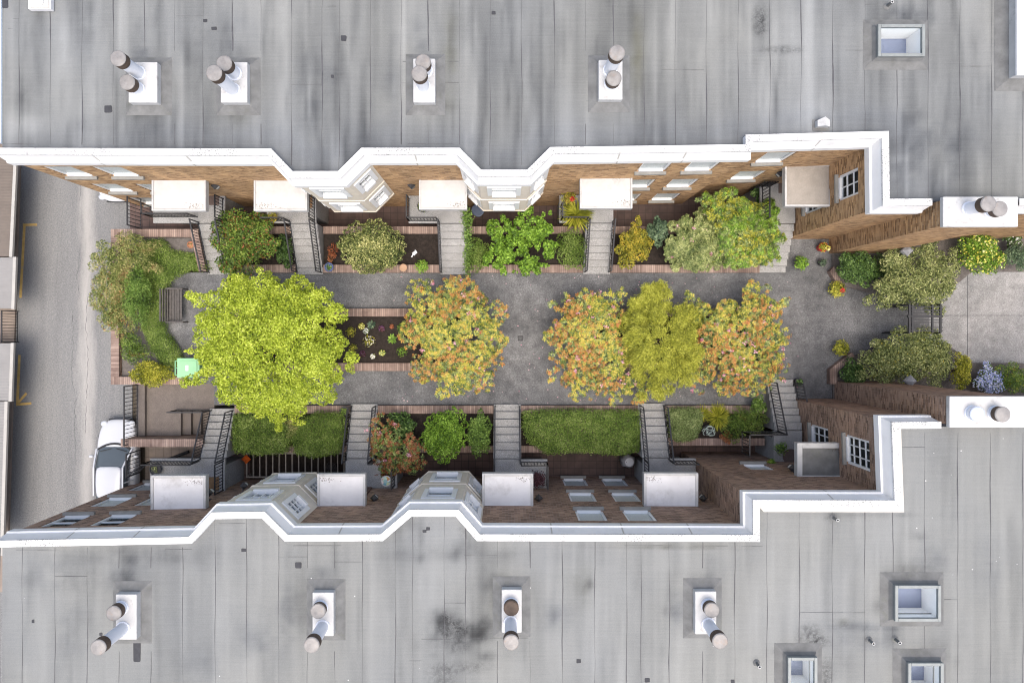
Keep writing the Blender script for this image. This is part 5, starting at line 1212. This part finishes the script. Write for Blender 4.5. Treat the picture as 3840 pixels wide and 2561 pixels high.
# ------------------------------------------------------------------ street side: carports, cars
def carport(label, p0, p1, x0, x1, matn, z=.4):
    """p0/p1: far and near end along the lane, x0/x1: eaves edge at each end (the row stands slightly askew)"""
    ya, yb2 = Y(p1, z), Y(p0, z); xa_, xb_ = X(x1, z), X(x0, z); t = thing('carport', label, 'carport', (xa_-2.5, (ya+yb2)/2, ZP), 'low carports along the lane')
    m = MB(); m.prism([(xa_-5.5,ya),(xa_-.14,ya),(xb_-.14,yb2),(xb_-5.5,yb2)], z-.1, z-.02); k = int((yb2-ya)/.13)
    for i in range(k):
        f = i/k; x_ = xa_+(xb_-xa_)*f-.15; y_ = ya+(yb2-ya)*f; m.box(x_-5.3, x_, y_+.01, y_+.04, z-.02, z)
    m.build('roof', M[matn], t)
    m = MB(); m.prism([(xa_-.14,ya-.03),(xa_,ya-.03),(xb_,yb2+.03),(xb_-.14,yb2+.03)], z-.1, z+.03); m.build('fascia', M['fascia'], t, bevel=.012)
    m = MB(); m.prism([(xa_-5.4,ya+.05),(xa_-5.2,ya+.05),(xb_-5.2,yb2-.05),(xb_-5.4,yb2-.05)], ZP, z-.1); m.build('back_wall', M['garage_wall'], t)
    for yy in (ya+.15, yb2-.15):
        m = MB(); m.box(xa_-2.62, xa_-2.48, yy-.07, yy+.07, ZP, z-.1); m.build('post', M['garage_wall'], t)
carport('brown roofed carport at the upper left edge', 560, 962, 66, 47, 'garage_brown')
carport('grey ribbed carport below the brown one', 966, 1157, 62, 55, 'garage_grey')
carport('grey ribbed carport below the gap in the row', 1288, 1503, 53, 45, 'garage_grey')
carport('grey ribbed carport at the lower left edge', 1507, 2080, 30, 13, 'garage_grey')
b = MB(); b.prism([(-30,-12),(X(34,ZP),-12),(X(34,ZP),Y(2080,ZP)),(X(80,ZP),Y(600,ZP)),(X(80,ZP),16),(-30,16)], ZP+.001, ZP+.1); struct('carport_kerb', b, M['garage_wall'])
t = thing('iron_fence', 'short black fence in the gap between the carports', 'fence', (X(5,.0), Y(1220), ZP))
railing(t, [(X(12,-.2), Y(1165,-.2), ZP+.1), (X(12,-.2), Y(1283,-.2), ZP+.1)], 1.1, .12, name='fence_panel')

def car(label, loc, flip):
    t = thing('parked_car', label, 'car', loc, 'white cars parked in the lane'); f = -1 if flip else 1
    # stations along the length: (y, half width, sill z, shoulder z, top z)
    st = [(0,.26,.34,.5,.52),(-.05,.50,.28,.56,.6),(-.2,.70,.24,.63,.68),(-.45,.82,.22,.69,.76),(-.9,.89,.2,.76,.86),(-1.35,.9,.2,.82,.93),(-2.2,.9,.2,.86,.95),(-3.2,.9,.2,.88,.96),(-3.9,.88,.22,.9,.98),(-4.3,.8,.26,.86,.92),(-4.45,.6,.34,.7,.74)]
    m = MB(); rings = []
    for y, hw, s0, sh, tp in st:
        r_ = [(-hw*.86,s0),(-hw,s0+.12),(-hw,sh-.08),(-hw*.93,sh+.02),(-hw*.6,tp),(0,tp+.02),(hw*.6,tp),(hw*.93,sh+.02),(hw,sh-.08),(hw,s0+.12),(hw*.86,s0)]
        rings.append([(loc[0]+x, loc[1]+f*y, loc[2]+z) for x, z in r_])
    m.sweep(rings); bo = m.build('body', M['car'], t, smooth=True, sub=2)
    gh = [(-1.1,.50,.88),(-1.28,.76,.92),(-2.05,.68,1.36),(-2.6,.66,1.42),(-3.3,.64,1.40),(-3.95,.62,1.18),(-4.2,.66,.92)]
    m = MB(); rings = []
    for y, hw, tp in gh: rings.append([(loc[0]+x, loc[1]+f*y, loc[2]+z) for x, z in ((-.84,.86),(-hw,tp-.06),(-hw*.9,tp-.01),(0,tp+.02),(hw*.9,tp-.01),(hw,tp-.06),(.84,.86))])
    m.sweep(rings); m.build('window_glass', M['car_glass'], t, smooth=True, sub=1)
    m = MB(); prev = None
    for i in range(9):
        q = -.74+1.48*i/8; c_ = (loc[0]+q, loc[1]+f*(-1.06-.26*(q/.74)**2), loc[2]+.90)
        if prev: m.bar(prev, c_, .09, .03)
        prev = c_
    m.build('cowl', M['black'], t)
    m = MB(); rings = []
    for y, hw, tp in ((-2.0,.62,1.36),(-2.15,.655,1.40),(-2.6,.655,1.44),(-3.2,.64,1.43),(-3.5,.6,1.36)): rings.append([(loc[0]+x, loc[1]+f*y, loc[2]+z) for x, z in ((-hw,tp-.07),(-hw*.92,tp),(0,tp+.03),(hw*.92,tp),(hw,tp-.07))])
    m.sweep(rings); m.build('roof_panel', M['car'], t, smooth=True, sub=1)
    for sx in (-1, 1):
        m = MB(); m.bar((loc[0]+sx*.80, loc[1]+f*-1.3, loc[2]+.92), (loc[0]+sx*.645, loc[1]+f*-2.05, loc[2]+1.40), .07, .05); m.bar((loc[0]+sx*.645, loc[1]+f*-2.05, loc[2]+1.40), (loc[0]+sx*.64, loc[1]+f*-3.3, loc[2]+1.40), .07, .05)
        m.bar((loc[0]+sx*.66, loc[1]+f*-2.75, loc[2]+1.38), (loc[0]+sx*.83, loc[1]+f*-2.7, loc[2]+.9), .05, .05)
        m.build('pillar', M['car'], t)
    for sx in (-1, 1):
        m = MB(); m.lathe((loc[0]+sx*1.0, loc[1]+f*-1.62, loc[2]+.98), [(.02,-.07),(.09,-.05),(.1,.02),(.06,.07),(.01,.08)], 12, 1.15, .7); m.bar((loc[0]+sx*.84, loc[1]+f*-1.62, loc[2]+.93), (loc[0]+sx*.95, loc[1]+f*-1.62, loc[2]+.97), .04); m.build('mirror', M['car'], t, smooth=True)
        m = MB(); m.lathe((loc[0]+sx*.62, loc[1]+f*-.2, loc[2]+.6), [(.02,-.04),(.16,-.02),(.17,.03),(.05,.07)], 14, 1, .8); m.build('headlight', M['lens'], t, smooth=True)
        for y in (-.85, -3.6):
            m = MB(); m.cone((loc[0]+sx*.68, loc[1]+f*y, loc[2]+.31), (loc[0]+sx*.9, loc[1]+f*y, loc[2]+.31), .31, .31, 20); wo = m.build('wheel', M['black'], t)
            m = MB(); m.cone((loc[0]+sx*.9, loc[1]+f*y, loc[2]+.31), (loc[0]+sx*.912, loc[1]+f*y, loc[2]+.31), .2, .19, 16); m.build('rim', M['skyframe'], wo)
    m = MB(); m.box(loc[0]-.5, loc[0]+.5, loc[1]+f*-.02-.03, loc[1]+f*-.02+.03, loc[2]+.38, loc[2]+.5); m.build('grille', M['black'], t, bevel=.01)
    for sx in (-1, 1): m = MB(); a = Vector((loc[0]+sx*.1, loc[1]+f*-1.27, loc[2]+.96)); m.bar(a, a+Vector((sx*.5, f*-.12, .06)), .025); m.build('wiper', M['black'], t)
carx = X(439, -.6)
car('white car parked in the lane beside the brown areaway', (carx, Y(1571,-.8), ZP), False)
car('white car almost hidden behind the corner of the upper building', (carx-.1, Y(757,-.8), ZP), True)

# ------------------------------------------------------------------ garden things
bx0, bx1, by0, by1 = X(612,.45), X(683,.45), Y(1206,.45), Y(1085,.45)
t = thing('garden_bench', 'weathered wooden bench inside the curve of the hedge', 'bench', ((bx0+bx1)/2, (by0+by1)/2, 0))
m = MB(); k = 5; xs_ = bx0+.26
for i in range(k): a = xs_+(bx1-xs_)*i/k; m.box(a, a+(bx1-xs_)/k-.014, by0, by1, .41, .44)
m.build('seat', M['wood_old'], t, bevel=.005)
m = MB()
for i in range(4): xx = xs_-.03-i*.06; z = .5+i*.1; m.bar((xx, by0, z), (xx, by1, z), .05, .07)
m.build('backrest', M['wood_old'], t)
for yy in (by0-.02, by1+.02):
    m = MB(); m.box(bx0+.2, bx1+.12, yy-.035, yy+.035, .62, .66); m.build('arm', M['wood_old'], t, bevel=.01)
    for xx in (bx0+.24, bx1+.04): m = MB(); m.box(xx-.03, xx+.03, yy-.03, yy+.03, 0, .62); m.build('leg', M['wood_old'], t)

zb_ = 1.0; gx0, gx1, gy0, gy1 = X(664,zb_), X(748,zb_), Y(1417,zb_), Y(1343,zb_)
t = thing('wheelie_bin', 'pale green wheelie bin half under the maple', 'bin', ((gx0+gx1)/2, (gy0+gy1)/2, 0))
m = MB(); ins = .08; m.add([(gx0+ins,gy0+ins,.06),(gx1-ins,gy0+ins,.06),(gx1-ins,gy1-ins,.06),(gx0+ins,gy1-ins,.06),(gx0+.03,gy0+.03,.95),(gx1-.03,gy0+.03,.95),(gx1-.03,gy1-.03,.95),(gx0+.03,gy1-.03,.95)], [(3,2,1,0),(4,5,6,7),(0,1,5,4),(1,2,6,5),(2,3,7,6),(3,0,4,7)]); m.build('bin_body', M['bin_dark'], t, bevel=.03)
m = MB(); m.box(gx0, gx1, gy0, gy1, .95, 1.0); m.box(gx0+.12, gx1-.1, gy0+.1, gy1-.1, 1.0, 1.035); lo_ = m.build('lid', M['bin'], t, bevel=.025)
m = MB(); ym_ = (gy0+gy1)/2; m.box((gx0+gx1)/2-.1, (gx0+gx1)/2+.02, ym_-.12, ym_+.12, 1.036, 1.04); m.build('sticker', M['label'], lo_)
m = MB(); m.bar((gx0-.1, gy0+.12, .95), (gx0-.1, gy1-.12, .95), .035); [m.bar((gx0-.1, y, .95), (gx0+.02, y, .95), .035) for y in (gy0+.12, ym_, gy1-.12)]; m.build('handle', M['bin_dark'], t)
for yy in (gy0+.08, gy1-.08): m = MB(); m.cone((gx0+.08, yy-.03, .12), (gx0+.08, yy+.03, .12), .12, .12, 16); m.build('wheel', M['black'], t)

p = P(1951, 1268); t = thing('drain_grate', 'square iron drain grate set in the courtyard path', 'drain', p); m = MB(); s_ = .115
m.box(p[0]-s_, p[0]+s_, p[1]-s_, p[1]-s_+.03, 0, .008); m.box(p[0]-s_, p[0]+s_, p[1]+s_-.03, p[1]+s_, 0, .008); m.box(p[0]-s_, p[0]-s_+.03, p[1]-s_+.03, p[1]+s_-.03, 0, .008); m.box(p[0]+s_-.03, p[0]+s_, p[1]-s_+.03, p[1]+s_-.03, 0, .008)
m.build('drain_frame', M['iron'], t); m = MB(); [m.box(p[0]-s_+.03, p[0]+s_-.03, p[1]-.08+i*.04, p[1]-.058+i*.04, 0, .006) for i in range(5)]; m.build('grate', M['iron'], t)

def pot(label, px, py, z, r, h, mat, plant=None, n=120, L_=.09, W_=.05, spread=1.4, name='plant_pot', petal=None, tall=.25, group='potted plants'):
    c = P(px, py, z+h); c = (c[0], c[1], z); t = thing(name, label, 'plant pot', c, group)
    m = MB(); m.lathe(c, [(r*.68,0),(r*.95,h*.85),(r*1.04,h*.86),(r*1.04,h),(r*.9,h),(r*.86,h*.88)], 20); m.build('pot', M[mat], t)
    m = MB(); m.lathe(c, [(r*.85,h*.8),(r*.87,h*.86)], 20); m.build('soil', M['soil'], t)
    if plant:
        d = unit(n, .0); q = np.array(c)+np.array([0,0,h])+d*np.array([r*spread, r*spread, tall])*rng.uniform(.35, 1.0, (n,1)); leaf_mesh('foliage', q, d*.6+np.array([0,0,.7])+rng.normal(size=d.shape)*.3, L_, W_, LM[plant], t)
    if petal:
        d = unit(30, .1); q = np.array(c)+np.array([r*.6,-r*.3,h+tall*.8])+d*np.array([r*.5,r*.5,.08]); leaf_mesh('blossom', q, d+np.array([0,0,1.]), .07, .06, LM[petal], t)
    return t
pot('terracotta pot of soil beside the curved hedge', 714, 918, .05, .15, .28, 'terracotta', 'olive', 14, .06, .03, .7, tall=.1)
pot('blue glazed pot at the foot of the second upper stairs', 1233, 1002, .22, .19, .32, 'blue_pot', 'green', 60, .07, .04, .8, tall=.12)
pot('tan empty pot on the brick edge beside the variegated shrub', 1512, 1004, .22, .16, .28, 'tan_pot')
pot('small pot of bright green leaves on the brick edge above the lone rhododendron', 1582, 1000, .22, .17, .25, 'terracotta', 'lime', 240, .09, .055, 1.9, tall=.35)
pot('potted fern with red flowers on the path above the gate', 3137, 1085, 0, .2, .35, 'dark_pot', 'yellowgreen', 380, .15, .04, 2.0, petal='red_petal', tall=.35)
pot('potted fern with dark centre on the path below the gate', 3152, 1304, 0, .2, .35, 'dark_pot', 'yellowgreen', 340, .15, .04, 1.9, tall=.3)
pot('pot of bright broad leaves at the foot of the gravel canopy stairs', 3002, 987, 0, .17, .3, 'terracotta', 'lime', 220, .12, .07, 2.0, tall=.4)
pot('red and white pot of yellow and red flowers by the upper brick wing', 3088, 927, 0, .2, .4, 'red', 'yellowgreen', 140, .08, .04, 1.2, petal='yellow_petal', tall=.2)
pot('dark pot with a bushy plant below the flower pot', 3086, 985, 0, .16, .3, 'dark_pot', 'bluegreen', 120, .07, .03, 1.2, tall=.2)
pot('dark wire pot at the head of the second lower stairs', 1290, 1542, .22, .2, .3, 'dark_pot', 'hedge', 110, .08, .04, .9, tall=.12)
pot('round dark bowl on the leftmost lower landing', 581, 1760, 1.2, .24, .22, 'dark_pot', 'olive', 50, .06, .03, .7, tall=.08)
pot('pot of trailing red yellow flowers on the spiky plant landing', 2133, 747, 1.2, .18, .3, 'terracotta', 'amber', 260, .09, .045, 2.2, petal='red_petal', tall=.35)
pot('pot of purple foliage at the lower canopy near the long hedge', 2012, 1795, 1.2, .2, .35, 'dark_pot', 'purple', 620, .08, .04, 2.2, tall=.55)
pot('pot with a spreading plant on the lower right landing', 2928, 1680, 1.2, .16, .3, 'dark_pot', 'green', 160, .11, .04, 2.0, tall=.3)
pot('small green pot plant beside the heavy guard rail post', 2892, 1735, 1.2, .14, .25, 'terracotta', 'lime', 160, .07, .035, 1.6, tall=.2)
pot('round wreath like pot under the third upper canopy', 1585, 775, 1.2, .23, .25, 'dark_pot', 'olive', 170, .07, .035, 1.15, tall=.12)
pot('pot of dark trailing leaves on the second upper landing', 1025, 815, 1.2, .14, .25, 'terracotta', 'amber', 140, .08, .04, 1.8, tall=.2)
pot('black pot behind the bottom of the heavy guard rail', 2998, 1432, 0, .17, .35, 'dark_pot', 'deep', 70, .08, .04, .9, tall=.12)
tuft('spiky yellow green plant spilling over the landing beside the fourth upper stairs', 2158, 808, 1.2, .75, 230, 'yellowgreen', name='spiky_plant', cat='plant')

def mat_(label, px0, px1, py0, py1, z, m_='mat_brown', name='doormat', cat='doormat'):
    x0, x1, y0, y1 = X(px0,z), X(px1,z), Y(py1,z), Y(py0,z); t = MB(); t.box(x0, x1, y0, y1, z, z+.015)
    tag(t.build(name, M[m_], None, bevel=.004, loc=((x0+x1)/2, (y0+y1)/2, z)), label, cat, 'doormats on the landings')
mat_('dark brown doormat right of the leftmost upper canopy', 768, 822, 727, 770, 1.2)
mat_('brown doormat at the edge of the gravel canopy', 2919, 2965, 681, 725, 1.2)
mat_('slatted wooden doormat right of the leftmost lower canopy', 770, 822, 1788, 1838, 1.2, 'wood')
mat_('narrow brown doormat right of the second upper canopy', 1150, 1172, 740, 780, 1.2, 'wood')

def lantern(label, px, py, z, n, m_='lamp_metal', s_=.13, group='black wall lanterns'):
    x, y, _ = P(px, py, z); t = thing('wall_lantern', label, 'lantern', (x, y, z), group)
    m = MB(); m.lathe((x,y,z), [(s_*.75,0),(s_,.26)], 4); m.build('lamp_glass', M['lamp_glass'], t)
    m = MB(); m.lathe((x,y,z), [(s_*1.3,.26),(s_*1.15,.3),(s_*.5,.4),(.02,.44)], 4); m.lathe((x,y,z), [(s_*.85,-.03),(s_*.85,0)], 4); m.build('lamp_hood', M[m_], t)
    m = MB(); m.bar((x,y,z+.36), (x+n[0]*.26, y+n[1]*.26, z+.36), .035); m.obox((x+n[0]*.27, y+n[1]*.27), (n[0], n[1]), -.07, .07, -.02, .02, z+.2, z+.45); m.build('bracket', M[m_], t)
for lab, px, py, n in (('black wall lantern right of the leftmost upper canopy',816,702,(0,1)),('black wall lantern left of the third upper canopy',1546,700,(0,1)),('black wall lantern left of the gravel canopy',2918,655,(0,1)),
   ('black wall lantern right of the leftmost lower canopy',795,1841,(0,-1)),('black wall lantern right of the second lower canopy',1408,1862,(0,-1)),('black wall lantern right of the third lower canopy',2019,1862,(0,-1)),('black wall lantern right of the fourth lower canopy',2630,1862,(0,-1)),('black wall lantern left of the small lower right canopy',2962,1750,(0,-1)),('small dark lantern above the lattice patio',923,1816,(0,-1))):
    lantern(lab, px, py, 3.1 if px != 923 else 1.8, n)
lantern('large grey lantern on the upper chimney above the olive shrub', 3389, 942, 1.9, (0, 1), 'lamp_grey', .2, 'grey lanterns on the chimneys')
lantern('large grey lantern on the lower chimney beside the olive shrub', 3401, 1427, 1.9, (0, -1), 'lamp_grey', .2, 'grey lanterns on the chimneys')

# iron gate arbour between the olive shrubs
z_ = 2.0; ax, bx, ay, by = X(3410,z_), X(3527,z_), Y(1248,z_), Y(1142,z_)
t = thing('iron_gate', 'black iron gate and arbour between the two olive shrubs', 'gate', ((ax+bx)/2, (ay+by)/2, 0))
for x in (ax, bx):
    for y in (ay, by): m = MB(); m.bar((x, y, 0), (x, y, z_), .06); m.build('post', M['iron'], t)
m = MB()
for x in (ax, ax+.12, X(3496,z_), bx): m.bar((x, ay, z_), (x, by, z_), .07)
ym_ = Y(1186,z_); m.bar((ax-.1, ym_, z_+.03), (bx+.05, ym_, z_+.03), .10)
for i, py in enumerate((1150,1163,1174,1199,1209,1228,1240)): m.bar((ax-.05, Y(py,z_), z_+.02), (bx+.08, Y(py,z_), z_+.02), .038)
m.build('top_grid', M['iron'], t)
for y in (ay+.05, by-.05):
    m = MB(); m.bar((ax, y, .15), (ax+.9, y, .15), .03); m.bar((ax, y, 1.5), (ax+.9, y, 1.5), .03)
    for i in range(8): m.bar((ax+.1*i+.05, y, .15), (ax+.1*i+.05, y, 1.5), .018)
    m.build('gate_leaf', M['iron'], t)

# lower patio things
t = thing('timber_lattice', 'long weathered timber lattice lying over the dark areaway below the clipped mounds', 'lattice', P(1090, 1740, ZP+.3))
m = MB(); z_ = ZP+.5; ya, yb_ = Y(1702,z_), Y(1786,z_); xa, xb = X(925,z_), X(1290,z_)
for i in range(16): x = xa+(xb-xa)*i/15; m.box(x-.022, x+.022, yb_, ya, z_-.08, z_)
m.build('slats', M['lattice'], t); m = MB(); m.box(xa-.03, xb+.03, yb_-.06, yb_-.001, z_-.1, z_+.01); m.box(xa-.03, xb+.03, ya+.001, ya+.06, z_-.1, z_+.01); m.build('rails', M['lattice'], t)
m = MB(); [m.box(x-.04, x+.04, y-.04, y+.04, ZP, z_-.1) for x in (xa, (xa+xb)/2, xb) for y in (ya+.03, yb_-.03)]; m.build('legs', M['lattice'], t)
b = MB(); b.box(xa-.02, xb+.02, yb_-.3, ya+.3, ZP+.021, ZP+.03); struct('areaway_soil', b, M['soil'])
x, y, z = P(922, 1722, ZP+.6); t = thing('orange_planter', 'orange hanging feeder box above the lattice', 'bird feeder', (x, y, ZP))
m = MB(); m.lathe((x,y,ZP+.55), [(.02,.2),(.22,.02),(.2,0),(.12,-.02),(.12,-.14)], 4); m.build('feeder_box', M['orange'], t); m = MB(); m.bar((x,y,ZP), (x,y,ZP+.5), .03); m.build('pole', M['iron'], t)
x, y, z = P(1448, 1803, 1.9); t = thing('mosaic_table', 'round mosaic topped table with white rim on the second lower landing', 'table', (x, y, 1.2))
m = MB(); m.lathe((x,y,1.2), [(.21,.66),(.225,.68),(.225,.72),(.19,.724),(.185,.715)], 28); m.build('rim', M['white'], t)
m = MB(); m.lathe((x,y,1.2), [(.186,.69),(.186,.718)], 28); m.build('tabletop', M['mosaic'], t)
for i in range(3): m = MB(); q = i*2.094; m.bar((x+.05*math.cos(q), y+.05*math.sin(q), 1.9), (x+.18*math.cos(q), y+.18*math.sin(q), 1.2), .025); m.build('leg', M['iron'], t)
x, y, z = P(1792, 788, ZP+.75); t = thing('patio_table', 'round slate blue table on the sunken patio beside the ivy stairs', 'table', (x, y, ZP))
m = MB(); m.lathe((x,y,ZP), [(.26,.7),(.29,.72),(.29,.75),(.265,.755),(.255,.745),(.02,.745)], 28); m.build('tabletop', M['slate_blue'], t); m = MB(); m.lathe((x,y,ZP), [(.2,0),(.2,.03),(.04,.06),(.04,.7)], 14); m.build('pedestal', M['slate_blue'], t)
x, y, z = P(2357, 1730, ZP+.9); t = thing('covered_grill', 'grey covered kettle grill on the patio below the long hedge', 'grill', (x, y, ZP))
m = MB(); m.lathe((x,y,ZP), [(.30,.02),(.27,.3),(.31,.62),(.33,.8),(.27,.95),(.15,1.02),(.05,1.04)], 18, 1, .95)
for i, v in enumerate(m.v): m.v[i] = (v[0]+.03*math.sin(i*2.3), v[1]+.03*math.cos(i*1.7), v[2])
m.build('cover', M['cover'], t, smooth=True); m = MB(); m.bar((x-.14,y,ZP+1.04), (x+.14,y,ZP+1.04), .03); m.build('handle', M['black'], t)
m = MB(); m.lathe((x+.02,y-.01,ZP+1.0), [(.19,0),(.2,.03),(.12,.06),(.02,.07)], 16); m.build('lid', M['white_old'], t)
x, y, z = P(2655, 1612, .15); t = thing('garden_hose', 'coiled pale garden hose on a dark reel beside the grass fan', 'hose', (x, y, .05))
m = MB(); m.lathe((x,y,.05), [(.28,0),(.3,.22),(.22,.26),(.2,.24)], 16, 1, .85); m.build('reel', M['black'], t)
m = MB(); prev = None
for i in range(150):
    q = i*.21; r = .16+.09*math.sin(i*.31)+.03*math.sin(i*.77); c = (x+r*math.cos(q)*1.1, y+r*math.sin(q)*.9-.03, .3+.05*math.sin(i*.5))
    if prev: m.bar(prev, c, .02, k=5)
    prev = c
m.build('hose_coil', M['hose'], t)
x, y, z = P(1555, 948, .15); t = thing('watering_can', 'small pale blue watering can lying on the bare soil', 'watering can', (x, y, .05))
m = MB(); m.cone((x+.08,y+.06,.14), (x-.08,y-.07,.13), .07, .085, 14); m.build('can_body', M['pipe'], t); m = MB(); m.cone((x-.06,y-.05,.16), (x-.13,y-.2,.2), .02, .035, 10); m.build('spout', M['pipe'], t); m = MB(); m.bar((x+.1,y+.04,.2), (x+.02,y+.12,.2), .02); m.build('handle', M['pipe'], t)
x, y, z = P(1240, 1755, ZP+.5); t = thing('wire_chair', 'black wire patio chair beside the lattice', 'chair', (x, y, ZP)); 
m = MB(); [m.bar((x+r*math.cos(q/8*6.283), y+r*math.sin(q/8*6.283), ZP+.45), (x+r*math.cos((q+1)/8*6.283), y+r*math.sin((q+1)/8*6.283), ZP+.45), .02) for r in (.08,.16,.24) for q in range(8)]; [m.bar((x,y,ZP+.45), (x+.24*math.cos(q/8*6.283), y+.24*math.sin(q/8*6.283), ZP+.45), .014) for q in range(8)]; m.build('seat', M['iron'], t)
m = MB(); [m.bar((x-.22+.06*i, y-.24, ZP+.45), (x-.22+.06*i, y-.3, ZP+.85), .016) for i in range(8)]; m.bar((x-.24,y-.3,ZP+.85), (x+.24,y-.3,ZP+.85), .025); m.build('backrest', M['iron'], t)
for sx in (-1,1):
    for sy in (-1,1): m = MB(); m.bar((x+sx*.17,y+sy*.17,ZP+.45), (x+sx*.2,y+sy*.2,ZP), .022); m.build('leg', M['iron'], t)
t = thing('drain_pipe', 'slanting dark pipe lying across the pale tiled patio', 'pipe', P(600, 1730, ZP+.3)); m = MB(); m.cone(P(593,1737,ZP+.12), P(707,1693,ZP+.12), .07, .07, 10); m.build('pipe', M['black'], t)
z_ = 1.9; t = thing('lattice_screen', 'small black lattice screen left of the gravel canopy', 'screen', P(2885, 680, 1.2)); m = MB()
yq = wl[7][1]-.15; xa, xb = X(2862,z_), X(2912,z_)
for i in range(6): m.box(xa+(xb-xa)*i/5-.02, xa+(xb-xa)*i/5+.02, yq-.02, yq+.02, .3, 2.1)
for i in range(7): m.box(xa, xb, yq-.035, yq-.021, .4+i*.28, .44+i*.28)
m.build('lattice', M['iron'], t)
x, y, z = P(2965, 1712, 1.23); t = tag(MB(), None) if False else None
m = MB(); m.lathe((x,y,1.2), [(.33,0),(.33,.02),(.30,.024)], 28); o = m.build('doormat', M['mat_brown'], None, loc=(x,y,1.2)); tag(o, 'round brown doormat left of the small lower right canopy', 'doormat', 'doormats on the landings')
rr = random.Random(11)
mb = MB()
for _ in range(260):
    px, py = rr.uniform(1450, 3000), rr.uniform(1030, 1510); x, y, _z = P(px, py); s_ = rr.uniform(.008, .022); mb.box(x-s_, x+s_, y-s_*.7, y+s_*.7, .001, .006)
tag(mb.build('fallen_petals', LM['pink']), 'pink petals fallen on the courtyard path', 'petals', kind='stuff')
